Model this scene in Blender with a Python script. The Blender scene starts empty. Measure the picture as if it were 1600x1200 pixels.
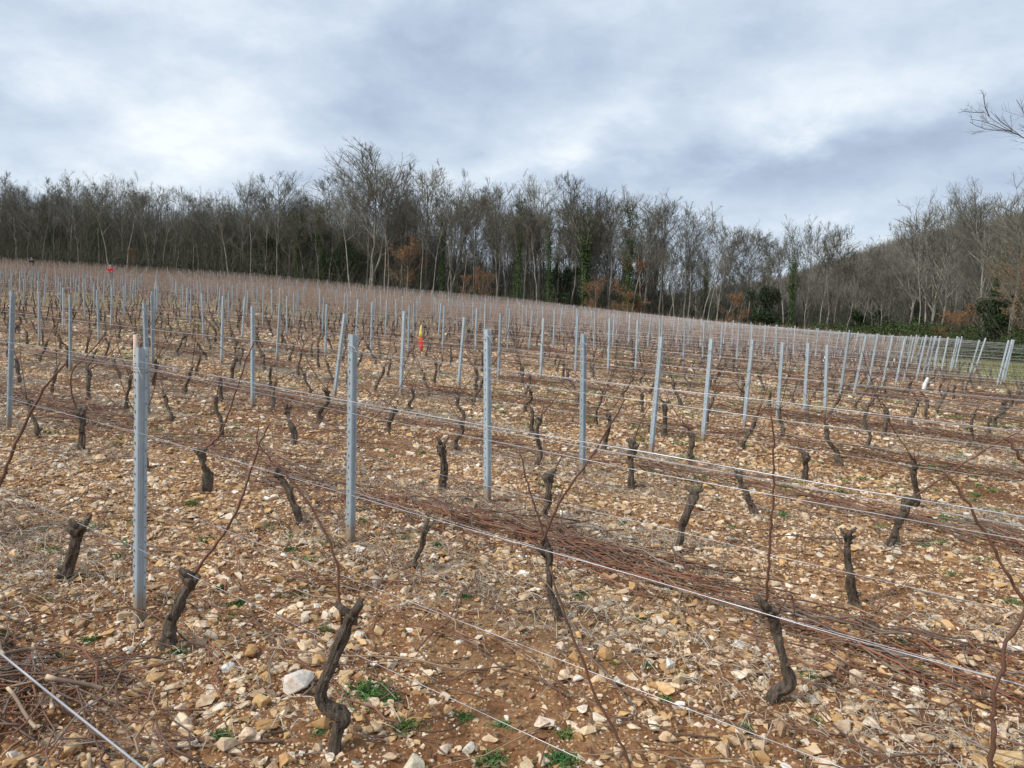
import bpy, bmesh, math
import numpy as np
from mathutils import Vector, Matrix, Euler

rng = np.random.default_rng(7)
SC = bpy.context.scene
COL = SC.collection
R_ = math.radians

# ------------------------------------------------------------------ camera
FPX = 1150.0                       # focal length for a 1600 px wide frame
CAM_H = 1.56
PITCH = math.atan(107 / 1150); ROLL = math.atan(.04)
FW = np.array([0, math.cos(PITCH), -math.sin(PITCH)])
_rt = np.array([1., 0, 0]); _up = np.cross(_rt, FW)
RT = _rt * math.cos(ROLL) + _up * math.sin(ROLL)
UP = np.cross(RT, FW)
CC = np.array([0, 0, CAM_H])
cd = bpy.data.cameras.new('camera'); cam = bpy.data.objects.new('camera', cd); COL.objects.link(cam)
cam.matrix_world = Matrix(((RT[0], UP[0], -FW[0], 0), (RT[1], UP[1], -FW[1], 0), (RT[2], UP[2], -FW[2], CAM_H), (0, 0, 0, 1)))
cd.sensor_width = 36; cd.lens = 36 * FPX / 1600; cd.clip_start = .05; cd.clip_end = 6000
SC.camera = cam

# ------------------------------------------------------------------ light and sky
SUN_EL, SUN_AZ = R_(42), R_(-118)       # azimuth measured from +Y towards +X
sl = bpy.data.lights.new('sun', 'SUN'); sl.energy = 2.9; sl.angle = R_(6); sl.color = (1, .95, .88)
so = bpy.data.objects.new('sun', sl); COL.objects.link(so)
sd = Vector((math.sin(SUN_AZ) * math.cos(SUN_EL), math.cos(SUN_AZ) * math.cos(SUN_EL), math.sin(SUN_EL)))
so.rotation_euler = sd.to_track_quat('Z', 'Y').to_euler(); so.location = (0, 0, 40)

W = bpy.data.worlds.new('World'); SC.world = W; W.use_nodes = True
wt = W.node_tree; wt.nodes.clear()


class NT:
    """tiny node helper"""
    def __init__(s, t): s.t = t
    def n(s, typ, **k):
        nd = s.t.nodes.new(typ)
        for a, b in k.items(): setattr(nd, a, b)
        return nd
    def put(s, sock, v):
        if isinstance(v, bpy.types.NodeSocket): s.t.links.new(v, sock)
        elif v is not None: sock.default_value = v
    def m(s, op, a, b=None, c=None, clamp=False):
        nd = s.n('ShaderNodeMath', operation=op); nd.use_clamp = clamp
        s.put(nd.inputs[0], a); s.put(nd.inputs[1], b)
        if c is not None: s.put(nd.inputs[2], c)
        return nd.outputs[0]
    def mix(s, f, a, b, mode='MIX'):
        nd = s.n('ShaderNodeMix', data_type='RGBA', blend_type=mode)
        s.put(nd.inputs[0], f)
        for i, v in ((6, a), (7, b)):
            if isinstance(v, tuple) and len(v) == 3: v = v + (1,)
            s.put(nd.inputs[i], v)
        return nd.outputs[2]
    def noise(s, vec, scale, detail=4, rough=.5, dist=0.):
        nd = s.n('ShaderNodeTexNoise'); s.put(nd.inputs['Vector'], vec)
        nd.inputs['Scale'].default_value = scale; nd.inputs['Detail'].default_value = detail
        nd.inputs['Roughness'].default_value = rough; nd.inputs['Distortion'].default_value = dist
        return nd.outputs['Fac'], nd.outputs['Color']
    def ramp(s, f, stops):
        nd = s.n('ShaderNodeValToRGB'); s.put(nd.inputs[0], f)
        e = nd.color_ramp.elements
        while len(e) < len(stops): e.new(.5)
        for i, (p, c) in enumerate(stops):
            e[i].position = p; e[i].color = (c + (1,)) if isinstance(c, tuple) else (c, c, c, 1)
        return nd.outputs[0]


g = NT(wt)
tc = g.n('ShaderNodeTexCoord'); sep = g.n('ShaderNodeSeparateXYZ')
g.put(sep.inputs[0], tc.outputs['Generated'])
dx, dy, dz = sep.outputs
azi = g.m('ARCTAN2', dx, dy)
ele = g.m('ARCSINE', dz)
# cloud-layer coordinates: direction projected on a flat deck
den = g.m('ADD', g.m('MAXIMUM', dz, 0.0), .34)
cx = g.m('DIVIDE', dx, den); cy = g.m('DIVIDE', dy, den)
cmb = g.n('ShaderNodeCombineXYZ'); g.put(cmb.inputs[0], cx); g.put(cmb.inputs[1], cy)
n1, _ = g.noise(cmb.outputs[0], 2.2, 7, .58, .2)
n2, _ = g.noise(cmb.outputs[0], 6.5, 7, .62, .2)
n3, _ = g.noise(cmb.outputs[0], .45, 2, .5)
wa, _ = g.noise(cmb.outputs[0], 3.0, 3, .5)
az = g.m('ADD', azi, g.m('MULTIPLY', g.m('SUBTRACT', wa, .5), .30))
el = g.m('ADD', ele, g.m('MULTIPLY', g.m('SUBTRACT', n1, .5), .16))


def px_dir(u, v):
    d = FW + RT * (u - 800) / FPX + UP * (600 - v) / FPX
    d = d / np.linalg.norm(d)
    return math.atan2(d[0], d[1]), math.asin(d[2])


def blob(u, v, su, sv, rot, amp):
    a0, e0 = px_dir(u, v); c, s = math.cos(R_(rot)), math.sin(R_(rot))
    da = g.m('SUBTRACT', az, a0); de = g.m('SUBTRACT', el, e0)
    p = g.m('MULTIPLY', g.m('ADD', g.m('MULTIPLY', da, c), g.m('MULTIPLY', de, s)), FPX / su)
    q = g.m('MULTIPLY', g.m('SUBTRACT', g.m('MULTIPLY', de, c), g.m('MULTIPLY', da, s)), FPX / sv)
    r = g.m('ADD', g.m('MULTIPLY', p, p), g.m('MULTIPLY', q, q))
    return g.m('MULTIPLY', g.m('POWER', 2.718, g.m('MULTIPLY', r, -1)), amp * (1.15 if amp > 0 else 1.2))


br = g.m('MULTIPLY_ADD', n1, .85, -.14)
br = g.m('ADD', br, g.m('MULTIPLY', n2, .42)); br = g.m('SUBTRACT', br, .01)
# broad lighter and darker cloud masses (u, v, half-width, half-height, tilt, amount)
for b in [(260, 190, 260, 120, 20, .22), (380, 80, 120, 90, 50, .12), (20, 60, 60, 80, 0, .12), (60, 170, 110, 60, 10, -.16), (620, 100, 330, 70, 4, -.20),
          (560, 200, 190, 45, -10, -.12), (900, 210, 260, 40, 28, .20), (1220, 150, 200, 55, 32, .14), (1420, 225, 300, 42, 8, -.24), (1300, 50, 300, 45, 12, -.06),
          (1450, 100, 230, 40, 12, .04), (1480, 300, 300, 45, 5, .02), (1130, 300, 190, 45, 5, -.06), (720, 265, 80, 30, 20, .14), (130, 25, 120, 20, 0, -.10), (1250, 360, 220, 40, 0, .08)]:
    br = g.m('ADD', br, blob(*b))
cl = g.ramp(br, [(.10, (.32, .39, .51)), (.34, (.43, .515, .64)), (.58, (.575, .66, .76)), (.82, (.80, .85, .89))])
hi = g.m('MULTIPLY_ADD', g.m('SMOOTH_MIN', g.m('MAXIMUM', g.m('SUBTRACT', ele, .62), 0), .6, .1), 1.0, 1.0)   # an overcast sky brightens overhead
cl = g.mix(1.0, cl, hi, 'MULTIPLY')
sky = g.n('ShaderNodeTexSky', sky_type='NISHITA'); sky.sun_disc = False
sky.sun_elevation = SUN_EL; sky.sun_rotation = SUN_AZ
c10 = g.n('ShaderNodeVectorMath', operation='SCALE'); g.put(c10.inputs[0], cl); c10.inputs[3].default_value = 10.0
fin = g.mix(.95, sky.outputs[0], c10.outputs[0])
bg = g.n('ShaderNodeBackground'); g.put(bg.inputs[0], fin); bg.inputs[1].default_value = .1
wo = g.n('ShaderNodeOutputWorld'); g.put(wo.inputs[0], bg.outputs[0])
SC.view_settings.view_transform = 'Standard'; SC.view_settings.look = 'None'
SC.view_settings.exposure = 0.27; SC.view_settings.gamma = 1


# ------------------------------------------------------------------ terrain functions
def gz(x, y):
    x = np.asarray(x, float); y = np.asarray(y, float)
    yy = np.clip(y, 0, 125); t = np.clip(x / np.maximum(yy, 1), -1.1, 1.1)
    k = np.interp(t, [-.9, -.7, -.35, 0, .35, .5, .7, .9], [.0003, .0003, .0003, .000135, -.0002, -.00034, -.00034, -.0003])
    return .0174 * np.clip(y, -20, 125) - .005 * np.clip(x, -125, 125) + k * yy * yy


def edge_y(t):
    return np.interp(t, [-1, -.7, -.35, 0, .35, .5, .6, .7, .9], [120, 115, 95, 82, 72, 64, 55, 45, 38])


def in_field(x, y, pad=0):
    t = x / np.maximum(y, .5)
    return (y < edge_y(t) - 3 - pad) & (x < 14.0 + .38 * (y - 20) - pad)


def _h(ix, iy, s):
    a = (ix.astype(np.int64) * 374761393 + iy.astype(np.int64) * 668265263 + s * 974711) & 0x7fffffff
    a = ((a ^ (a >> 13)) * 1274126177) & 0x7fffffff
    return ((a ^ (a >> 16)) & 0xffff) / 65535.0


def vnoise(x, y, s=0):
    ix = np.floor(x); iy = np.floor(y); fx = x - ix; fy = y - iy
    fx = fx * fx * (3 - 2 * fx); fy = fy * fy * (3 - 2 * fy)
    a, b, c, d = _h(ix, iy, s), _h(ix + 1, iy, s), _h(ix, iy + 1, s), _h(ix + 1, iy + 1, s)
    return (a * (1 - fx) + b * fx) * (1 - fy) + (c * (1 - fx) + d * fx) * fy


def fbm(x, y, o=4, s=0):
    r = 0; a = .5
    for i in range(o): r = r + a * vnoise(x * 2 ** i, y * 2 ** i, s + i); a *= .5
    return r


def gzm(x, y):
    """ground height with clods and hollows"""
    x = np.asarray(x, float); y = np.asarray(y, float)
    d = np.hypot(x, y)
    f = np.clip(1.3 - d / 45, 0, 1)
    return gz(x, y) + f * ((fbm(x * 1.3, y * 1.3, 3, 3) - .44) * .10 + (fbm(x * 9, y * 9, 3, 9) - .44) * .07 * np.clip(1.2 - d / 16, 0, 1))


def pix(P):
    d = np.asarray(P, float) - CC; z = d @ FW
    return 800 + FPX * (d @ RT) / z, 600 - FPX * (d @ UP) / z


def ray(u, v): return FW + RT * (u - 800) / FPX + UP * (600 - v) / FPX


def hit(u, v):
    d = ray(u, v); s = np.arange(.5, 160, .02)
    Q = CC[None] + d[None] * s[:, None]
    i = np.argmax(Q[:, 2] <= gz(Q[:, 0], Q[:, 1]))
    return Q[i]


def at_y(u, v, y):
    d = ray(u, v); return CC + d * (y / d[1])


# ------------------------------------------------------------------ mesh helpers
def make_mesh(name, V, F, mats, cols=None, smooth=False, mi=None):
    """V (n,3); F array (m,3|4) or list of such arrays"""
    if not isinstance(F, list): F = [F]
    F = [np.asarray(f, np.int32) for f in F if len(f)]
    me = bpy.data.meshes.new(name)
    me.vertices.add(len(V)); me.vertices.foreach_set('co', np.asarray(V, np.float32).ravel())
    lv = np.concatenate([f.ravel() for f in F]); lt = np.concatenate([np.full(len(f), f.shape[1], np.int32) for f in F])
    ls = np.concatenate([[0], np.cumsum(lt)[:-1]]).astype(np.int32)
    me.loops.add(len(lv)); me.loops.foreach_set('vertex_index', lv)
    me.polygons.add(len(lt)); me.polygons.foreach_set('loop_start', ls)
    me.polygons.foreach_set('use_smooth', np.full(len(lt), smooth))
    if mi is not None: me.polygons.foreach_set('material_index', np.asarray(mi, np.int32))
    for m in (mats if isinstance(mats, (list, tuple)) else [mats]): me.materials.append(m)
    if cols is not None:
        a = me.color_attributes.new('Col', 'FLOAT_COLOR', 'POINT')
        c = np.ones((len(V), 4), np.float32); c[:, :3] = cols; a.data.foreach_set('color', c.ravel())
    me.update(calc_edges=True)
    return me


def link(name, me, parent=None, loc=(0, 0, 0), rz=0, kind=None):
    o = bpy.data.objects.new(name, me); COL.objects.link(o); o.location = loc; o.rotation_euler = (0, 0, rz)
    if parent: o.parent = parent
    if kind: o['kind'] = kind
    return o


def tag(o, label, cat, group=None, kind=None):
    o['label'] = label; o['category'] = cat
    if group: o['group'] = group
    if kind: o['kind'] = kind
    return o


def empty(name, loc=(0, 0, 0), rot=(0, 0, 0), sc=1):
    o = bpy.data.objects.new(name, None); COL.objects.link(o); o.location = loc; o.rotation_euler = rot
    o.scale = (sc, sc, sc); o.empty_display_size = .2
    return o


def copy_tree(src, loc, rot, sc=1):
    r = src.copy(); COL.objects.link(r); r.location = loc; r.rotation_euler = rot; r.scale = (sc,) * 3
    for ch in src.children:
        c = ch.copy(); COL.objects.link(c); c.parent = r
    return r


def tubes(P, R, k=4, cap=False):
    P = np.asarray(P, float); R = np.asarray(R, float)
    M, N, _ = P.shape
    T = np.gradient(P, axis=1); T /= np.linalg.norm(T, axis=2, keepdims=True) + 1e-9
    d = np.abs(P[:, -1] - P[:, 0]); ref = np.eye(3)[np.argmin(d, axis=1)][:, None, :]
    A = np.cross(T, ref); A /= np.linalg.norm(A, axis=2, keepdims=True) + 1e-9
    B = np.cross(T, A)
    th = np.arange(k) * 2 * math.pi / k
    V = P[:, :, None, :] + R[:, :, None, None] * (A[:, :, None, :] * np.cos(th)[None, None, :, None] + B[:, :, None, :] * np.sin(th)[None, None, :, None])
    idx = np.arange(M * N * k).reshape(M, N, k)
    a = idx[:, :-1, :]; b = idx[:, 1:, :]
    F = np.stack([a, np.roll(a, -1, 2), np.roll(b, -1, 2), b], -1).reshape(-1, 4)
    V = V.reshape(-1, 3); Fs = [F]
    if cap:
        for e, flip in ((0, True), (N - 1, False)):
            ring = idx[:, e, :]
            if flip: ring = ring[:, ::-1]
            Fs.append(ring)
    return V, Fs


def merge(parts):
    Vs, Fs, o = [], [], 0
    for V, F in parts:
        Vs.append(V)
        for f in (F if isinstance(F, list) else [F]): Fs.append(np.asarray(f) + o)
        o += len(V)
    return np.concatenate(Vs), Fs


def resample(pts, n):
    """Catmull-Rom through pts (k,d) -> (n,d)"""
    p = np.asarray(pts, float); p = np.vstack([2 * p[0] - p[1], p, 2 * p[-1] - p[-2]])
    k = len(p) - 3; t = np.linspace(0, k - 1e-6, n); i = t.astype(int); f = (t - i)[:, None]
    a, b, c, d = p[i], p[i + 1], p[i + 2], p[i + 3]
    return .5 * (2 * b + (c - a) * f + (2 * a - 5 * b + 4 * c - d) * f ** 2 + (3 * b - a - 3 * c + d) * f ** 3)


# ------------------------------------------------------------------ materials
def mat(name):
    m = bpy.data.materials.new(name); m.use_nodes = True
    t = NT(m.node_tree); b = m.node_tree.nodes['Principled BSDF']
    b.inputs['Roughness'].default_value = .85; b.inputs['Specular IOR Level'].default_value = .25
    return m, t, b


def attr(t):
    a = t.n('ShaderNodeAttribute'); a.attribute_name = 'Col'; return a.outputs['Color']


def bump(t, b, h, strength, dist=.02):
    n = t.n('ShaderNodeBump'); n.inputs['Strength'].default_value = strength; n.inputs['Distance'].default_value = dist
    t.put(n.inputs['Height'], h); t.put(b.inputs['Normal'], n.outputs[0])


def objrand(t): return t.n('ShaderNodeObjectInfo').outputs['Random']


def geo(t): return t.n('ShaderNodeNewGeometry').outputs['Position']


def objc(t): return t.n('ShaderNodeTexCoord').outputs['Object']


# vertex-coloured matter (stones, leaves, straw)
def mat_attr(name, rough=.9, nscale=40, amt=.35, bmp=.4, bd=.004, spec=.2, trans=0):
    m, t, b = mat(name); c = attr(t); f, _ = t.noise(geo(t), nscale, 5, .6)
    v = t.m('MULTIPLY_ADD', f, amt * 2, 1 - amt)
    t.put(b.inputs['Base Color'], t.mix(1.0, c, v, 'MULTIPLY')); b.inputs['Roughness'].default_value = rough
    b.inputs['Specular IOR Level'].default_value = spec
    if bmp: bump(t, b, f, bmp, bd)
    return m


M_STONE, t, b = mat('limestone'); c = attr(t)
f, _ = t.noise(geo(t), 60, 6, .65); f2, _ = t.noise(geo(t), 24, 4, .6); f4, _ = t.noise(geo(t), 5, 3, .6)
c = t.mix(1.0, c, t.m('MULTIPLY_ADD', f, .8, .58), 'MULTIPLY')
dirt = t.m('MULTIPLY', t.m('SUBTRACT', t.m('ADD', f2, t.m('MULTIPLY', f4, .6)), .80), 3.2, clamp=True)     # earth clinging to the stones
t.put(b.inputs['Base Color'], t.mix(t.m('MULTIPLY', dirt, .85), c, (.27, .125, .05))); b.inputs['Roughness'].default_value = .92
bump(t, b, f, .6, .008)
M_LEAF = mat_attr('leaf', .7, 20, .2, 0)
M_STRAW = mat_attr('straw', .8, 30, .3, 0)
M_CANE = mat_attr('vine_cane', .6, 60, .25, 0, spec=.3)

# ground
M_GROUND, t, b = mat('stony_soil')
p = geo(t); c = attr(t); sc_ = t.n('ShaderNodeSeparateColor'); t.put(sc_.inputs[0], c)
f1, _ = t.noise(p, .55, 5, .6); f2, _ = t.noise(p, 6, 6, .65); f3, _ = t.noise(p, 60, 4, .6)
soil = t.ramp(t.m('ADD', t.m('MULTIPLY', f1, .45), t.m('MULTIPLY', f2, .55)), [(.28, (.085, .038, .018)), (.45, (.165, .075, .031)), (.6, (.26, .135, .062)), (.75, (.37, .24, .135))])
soil = t.mix(.75, soil, t.ramp(f3, [(.3, (.45, .42, .4)), (.7, (1.35, 1.35, 1.35))]), 'MULTIPLY')
# pebbles too small to model: three cell sizes, each cell its own stone colour
for scale, thr, col in ((75, .72, (.36, .24, .13)), (22, .52, (.56, .44, .30)), (8, .60, (.58, .47, .34))):
    vo = t.n('ShaderNodeTexVoronoi'); vo.inputs['Scale'].default_value = scale; t.put(vo.inputs['Vector'], p)
    vs = t.n('ShaderNodeSeparateColor'); t.put(vs.inputs[0], vo.outputs['Color'])
    near = t.m('LESS_THAN', vo.outputs['Distance'], .42)
    on = t.m('MULTIPLY', near, t.m('GREATER_THAN', t.m('ADD', vs.outputs[0], t.m('MULTIPLY', f1, .35)), thr + .16))
    if scale < 50:                                     # nearer than this the stones are modelled
        ln_ = t.n('ShaderNodeVectorMath', operation='LENGTH'); t.put(ln_.inputs[0], p)
        on = t.m('MULTIPLY', on, t.m('GREATER_THAN', t.m('ADD', ln_.outputs['Value'], t.m('MULTIPLY', f2, 10)), 21 if scale > 10 else 42))
    pc = t.mix(vs.outputs[1], tuple(x * .55 for x in col), tuple(min(1, x * 1.25) for x in col))
    soil = t.mix(on, soil, pc)
grass = t.ramp(t.m('ADD', t.m('MULTIPLY', f2, .6), t.m('MULTIPLY', f3, .4)), [(.3, (.10, .10, .03)), (.5, (.21, .20, .08)), (.7, (.33, .30, .15))])
dry = t.ramp(f2, [(.3, (.22, .17, .085)), (.7, (.42, .35, .20))])
litter = t.ramp(f2, [(.3, (.03, .022, .013)), (.7, (.09, .06, .035))])
soil = t.mix(t.m('MULTIPLY', sc_.outputs[0], 1.0, clamp=True), soil, grass)
soil = t.mix(t.m('MULTIPLY', sc_.outputs[1], t.m('MULTIPLY_ADD', f2, 2.2, -.4, clamp=True), clamp=True), soil, dry)
soil = t.mix(sc_.outputs[2], soil, litter)
t.put(b.inputs['Base Color'], soil); b.inputs['Roughness'].default_value = .95
bump(t, b, t.m('ADD', t.m('MULTIPLY', f2, .8), t.m('MULTIPLY', f3, .25)), .7, .03)


def bark(name, c0, c1, scale, stretch=.2, bmp=.8, bd=.01, rnd=.35):
    m, t, b = mat(name); mp = t.n('ShaderNodeMapping'); t.put(mp.inputs[0], objc(t)); mp.inputs[3].default_value = (1, 1, stretch)
    f, _ = t.noise(mp.outputs[0], scale, 6, .65); f2, _ = t.noise(objc(t), scale * .12, 3, .5)
    col = t.ramp(t.m('ADD', t.m('MULTIPLY', f, .7), t.m('MULTIPLY', f2, .3)), [(.33, c0), (.66, c1)])
    v = t.m('MULTIPLY_ADD', objrand(t), rnd * 2, 1 - rnd)
    t.put(b.inputs['Base Color'], t.mix(1.0, col, v, 'MULTIPLY'))
    if bmp: bump(t, b, f, bmp, bd)
    b.inputs['Roughness'].default_value = .95
    return m


M_VINE = bark('vine_bark', (.026, .019, .014), (.25, .195, .145), 70, .13, 1, .03, .15)
M_TRUNK = bark('tree_bark', (.09, .082, .068), (.42, .39, .33), 5, .3, .4, .02, .35)
M_TWIG = bark('twig_bark', (.098, .094, .072), (.19, .182, .145), 3, 1, 0, 0, .3)

M_POST, t, b = mat('galvanised_steel')
f, _ = t.noise(objc(t), 9, 5, .7); f2, _ = t.noise(objc(t), 120, 3, .6)
mp = t.n('ShaderNodeMapping'); t.put(mp.inputs[0], objc(t)); mp.inputs[3].default_value = (60, 60, 2.5); f3, _ = t.noise(mp.outputs[0], 1, 3, .6)
cc_ = t.ramp(t.m('ADD', t.m('MULTIPLY', f, .5), t.m('MULTIPLY', f3, .5)), [(.3, (.255, .31, .34)), (.5, (.36, .42, .45)), (.72, (.49, .55, .57))])
cc_ = t.mix(1.0, cc_, t.m('MULTIPLY_ADD', objrand(t), .40, .76), 'MULTIPLY')
sz = t.n('ShaderNodeSeparateXYZ'); t.put(sz.inputs[0], objc(t))
mud = t.m('MULTIPLY', t.m('SUBTRACT', t.m('ADD', f, .02), t.m('MULTIPLY', sz.outputs[2], 2.6)), 3.0, clamp=True)      # soil splashed on the foot
cc_ = t.mix(t.m('MULTIPLY', mud, .8), cc_, (.30, .19, .10))
cc_ = t.mix(t.m('MULTIPLY', t.m('SUBTRACT', f2, .58), 3.0, clamp=True), cc_, (.62, .64, .64))      # white zinc bloom
t.put(b.inputs['Base Color'], cc_)
b.inputs['Metallic'].default_value = .2; b.inputs['Roughness'].default_value = .5
bump(t, b, f2, .06, .002)
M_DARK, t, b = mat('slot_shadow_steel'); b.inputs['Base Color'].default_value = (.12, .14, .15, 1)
M_WIRE, t, b = mat('wire_steel'); b.inputs['Base Color'].default_value = (.58, .58, .60, 1); b.inputs['Metallic'].default_value = .45; b.inputs['Roughness'].default_value = .38
f, _ = t.noise(geo(t), 7, 3, .5); t.put(b.inputs['Base Color'], t.ramp(f, [(.3, (.26, .26, .27)), (.65, (.52, .52, .53))]))


def plain(name, c, rough=.7, n=.2, scale=30):
    m, t, b = mat(name); f, _ = t.noise(objc(t), scale, 4, .6)
    t.put(b.inputs['Base Color'], t.mix(1.0, c, t.m('MULTIPLY_ADD', f, n * 2, 1 - n), 'MULTIPLY')); b.inputs['Roughness'].default_value = rough
    return m


M_CUT = plain('cut_wood', (.55, .42, .28)); M_PALEWOOD = plain('pale_wood', (.62, .46, .36), .8, .15, 20)
M_WHITE = plain('white_plastic', (.75, .75, .73), .5, .1); M_YEL = plain('yellow_cloth', (.80, .72, .16), .6, .08); M_RED = plain('red_cloth', (.80, .07, .025), .6, .1)
M_JACK = plain('red_jacket', (.62, .008, .03), .6, .15, 8); M_TROU = plain('dark_trousers', (.018, .02, .026), .8, .2, 8)
M_COAT = plain('dark_coat', (.02, .022, .025), .8, .2, 8); M_SKIN = plain('skin', (.5, .3, .22), .6, .05); M_HAIR = plain('hair', (.35, .3, .26), .8, .2); M_BOOT = plain('boot_leather', (.03, .025, .02))

# ------------------------------------------------------------------ ground sheet
ang = np.concatenate([np.linspace(-180, -56, 50)[:-1], np.linspace(-56, 56, 900), np.linspace(56, 180, 50)[1:-1]])
rad = np.concatenate([[.25, .6], np.geomspace(1.0, 60, 380), np.geomspace(62, 1900, 70)])
A, Rr = np.meshgrid(np.radians(ang), rad, indexing='ij')
X = np.sin(A) * Rr; Y = np.cos(A) * Rr; Z = gzm(X, Y)
tt = X / np.maximum(Y, .5)
ny = fbm(X * .35, Y * .35, 3, 21)
bx = X - (13.2 - 1.6 * np.clip((Y - 17) / 6, 0, 1) + .38 * (Y - 20))
gr = np.clip((bx + (ny - .45) * 3) * 1.2, 0, 1) * (Y > -10)
ey = edge_y(tt); fo = np.clip((Y - ey + 2 + (ny - .45) * 3) / 2, 0, 1) * (Y > 3)
verge = np.clip(1 - np.abs(Y - ey + 3) / 1.6, 0, 1) * (Y > 3) * .6
dryp = np.exp(-(((X + 20) / 16) ** 2 + ((Y - 42) / 8) ** 2)) * 1.1 + np.exp(-(((X - 3) / 5) ** 2 + ((Y - 38) / 2) ** 2)) * .8
dryp = np.clip(dryp + .35 * np.clip((vnoise(X * .8, Y * .8, 77) - .55) * 3, 0, 1) * (Y > 3), 0, 1)
gcol = np.stack([np.clip(np.maximum(gr, verge), 0, 1), dryp, fo], -1).reshape(-1, 3)
nA, nR = A.shape; idx = np.arange(nA * nR).reshape(nA, nR)
i0 = idx; i1 = np.roll(idx, -1, 0)
F = np.stack([i0[:, :-1], i0[:, 1:], i1[:, 1:], i1[:, :-1]], -1).reshape(-1, 4)
V = np.stack([X, Y, Z], -1).reshape(-1, 3)
V = np.vstack([V, [[0, 0, float(gz(0, 0))]]]); gcol = np.vstack([gcol, [[0, 0, 0]]])
ctr = np.stack([np.full(nA, len(V) - 1), i0[:, 0], i1[:, 0]], -1)
gnd = link('ground', make_mesh('ground', V, [F, ctr], M_GROUND, gcol, True), kind='structure')

# ------------------------------------------------------------------ far wooded hill
HPX = [-3000, 500, 800, 1000, 1200, 1260, 1350, 1420, 1500, 1600, 1800, 2200, 3500]
HY = [16, 6, 14, 34, 86, 108, 126, 141, 155, 172, 200, 190, 60]
az_ = np.linspace(-1.1, 1.25, 260); dd = np.linspace(0, 1, 70)
AZ, DD = np.meshgrid(az_, dd, indexing='ij')


def hill_z(a, f):
    u = 800 + FPX * np.tan(np.clip(a, -1.3, 1.3)); crest = np.interp(u, HPX, HY) * 420 / FPX / np.maximum(np.cos(a), .4) * .8
    s = np.clip(f, 0, 1); prof = np.where(s < .62, (s / .62) ** 1.25, 1 - ((s - .62) / .38) ** 2 * .3)
    return crest * prof * (1 + .05 * np.sin(a * 23 + f * 5))


HR0, HR1 = 150, 560
HR = HR0 + DD * (HR1 - HR0)
HX = np.sin(AZ) * HR; HYY = np.cos(AZ) * HR
HZ = gz(HX, HYY) - 1.5 + hill_z(AZ, DD) + (fbm(HX * .03, HYY * .03, 3, 5) - .44) * 8 * DD
idx = np.arange(AZ.size).reshape(AZ.shape)
F = np.stack([idx[:-1, :-1], idx[:-1, 1:], idx[1:, 1:], idx[1:, :-1]], -1).reshape(-1, 4)
M_HILL, t, b = mat('wooded_hillside'); f1, _ = t.noise(geo(t), .08, 6, .7); f2, _ = t.noise(geo(t), .6, 4, .6)
t.put(b.inputs['Base Color'], t.ramp(t.m('ADD', t.m('MULTIPLY', f1, .5), t.m('MULTIPLY', f2, .5)), [(.35, (.05, .042, .035)), (.65, (.13, .105, .085))])); bump(t, b, f2, 1, 2)
link('hills', make_mesh('hills', np.stack([HX, HYY, HZ], -1).reshape(-1, 3), F, M_HILL, None, True), kind='structure')
# the wood that clothes it: bare crowns too many and far to count
n = 7500
a = rng.uniform(.0, .85, n); a = np.concatenate([a, rng.uniform(-.9, 0, 500)]); n = len(a)
f = rng.uniform(.05, .8, n) ** .9
r = HR0 + f * (HR1 - HR0); hx = np.sin(a) * r; hy = np.cos(a) * r
hz = gz(hx, hy) - 1.5 + hill_z(a, f) + (fbm(hx * .03, hy * .03, 3, 5) - .44) * 8 * f
hh = rng.uniform(5, 9, n) * np.where(a < 0, .6, 1)
base = np.stack([hx, hy, hz], -1)
parts = []; cols = []
K = 16
for k in range(K):
    th = rng.uniform(0, 2 * math.pi, n); sp = rng.uniform(.1, .62, n) * hh; s0 = rng.uniform(.1, .5, n)
    e = base + np.stack([np.cos(th) * sp, np.sin(th) * sp, hh * (1.02 - (sp / hh) ** 2 * 1.1) * rng.uniform(.75, 1.0, n)], -1)
    q0 = base + np.stack([0 * hh, 0 * hh, hh * s0], -1)
    mid = (q0 + e) / 2 + np.stack([np.cos(th) * sp * .25, np.sin(th) * sp * .25, -.06 * hh], -1)
    if k == 0: q0 = base; e = base + np.stack([sp * .2, 0 * sp, hh], -1); mid = (q0 + e) / 2
    P = np.stack([q0, mid, e], 1)
    parts.append(tubes(P, np.stack([hh * .011, hh * .009, hh * .004], 1) * (1.4 if k == 0 else 1), 3))
V, F = merge(parts)
tone = rng.uniform(0, .7, n) + (fbm(hx * .03, hy * .03, 3, 11) - .36) * 3.2 + (rng.random(n) < .08) * .8; tc_ = np.stack([.115 + .055 * tone, .108 + .048 * tone, .093 + .038 * tone], -1)
col = np.tile(np.repeat(tc_, 9, 0), (K, 1))
tag(link('distant_woodland', make_mesh('distant_woodland', V, F, M_LEAF, col)), 'grey brown bare wood covering the far hill at the right', 'woodland', kind='stuff')


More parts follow.
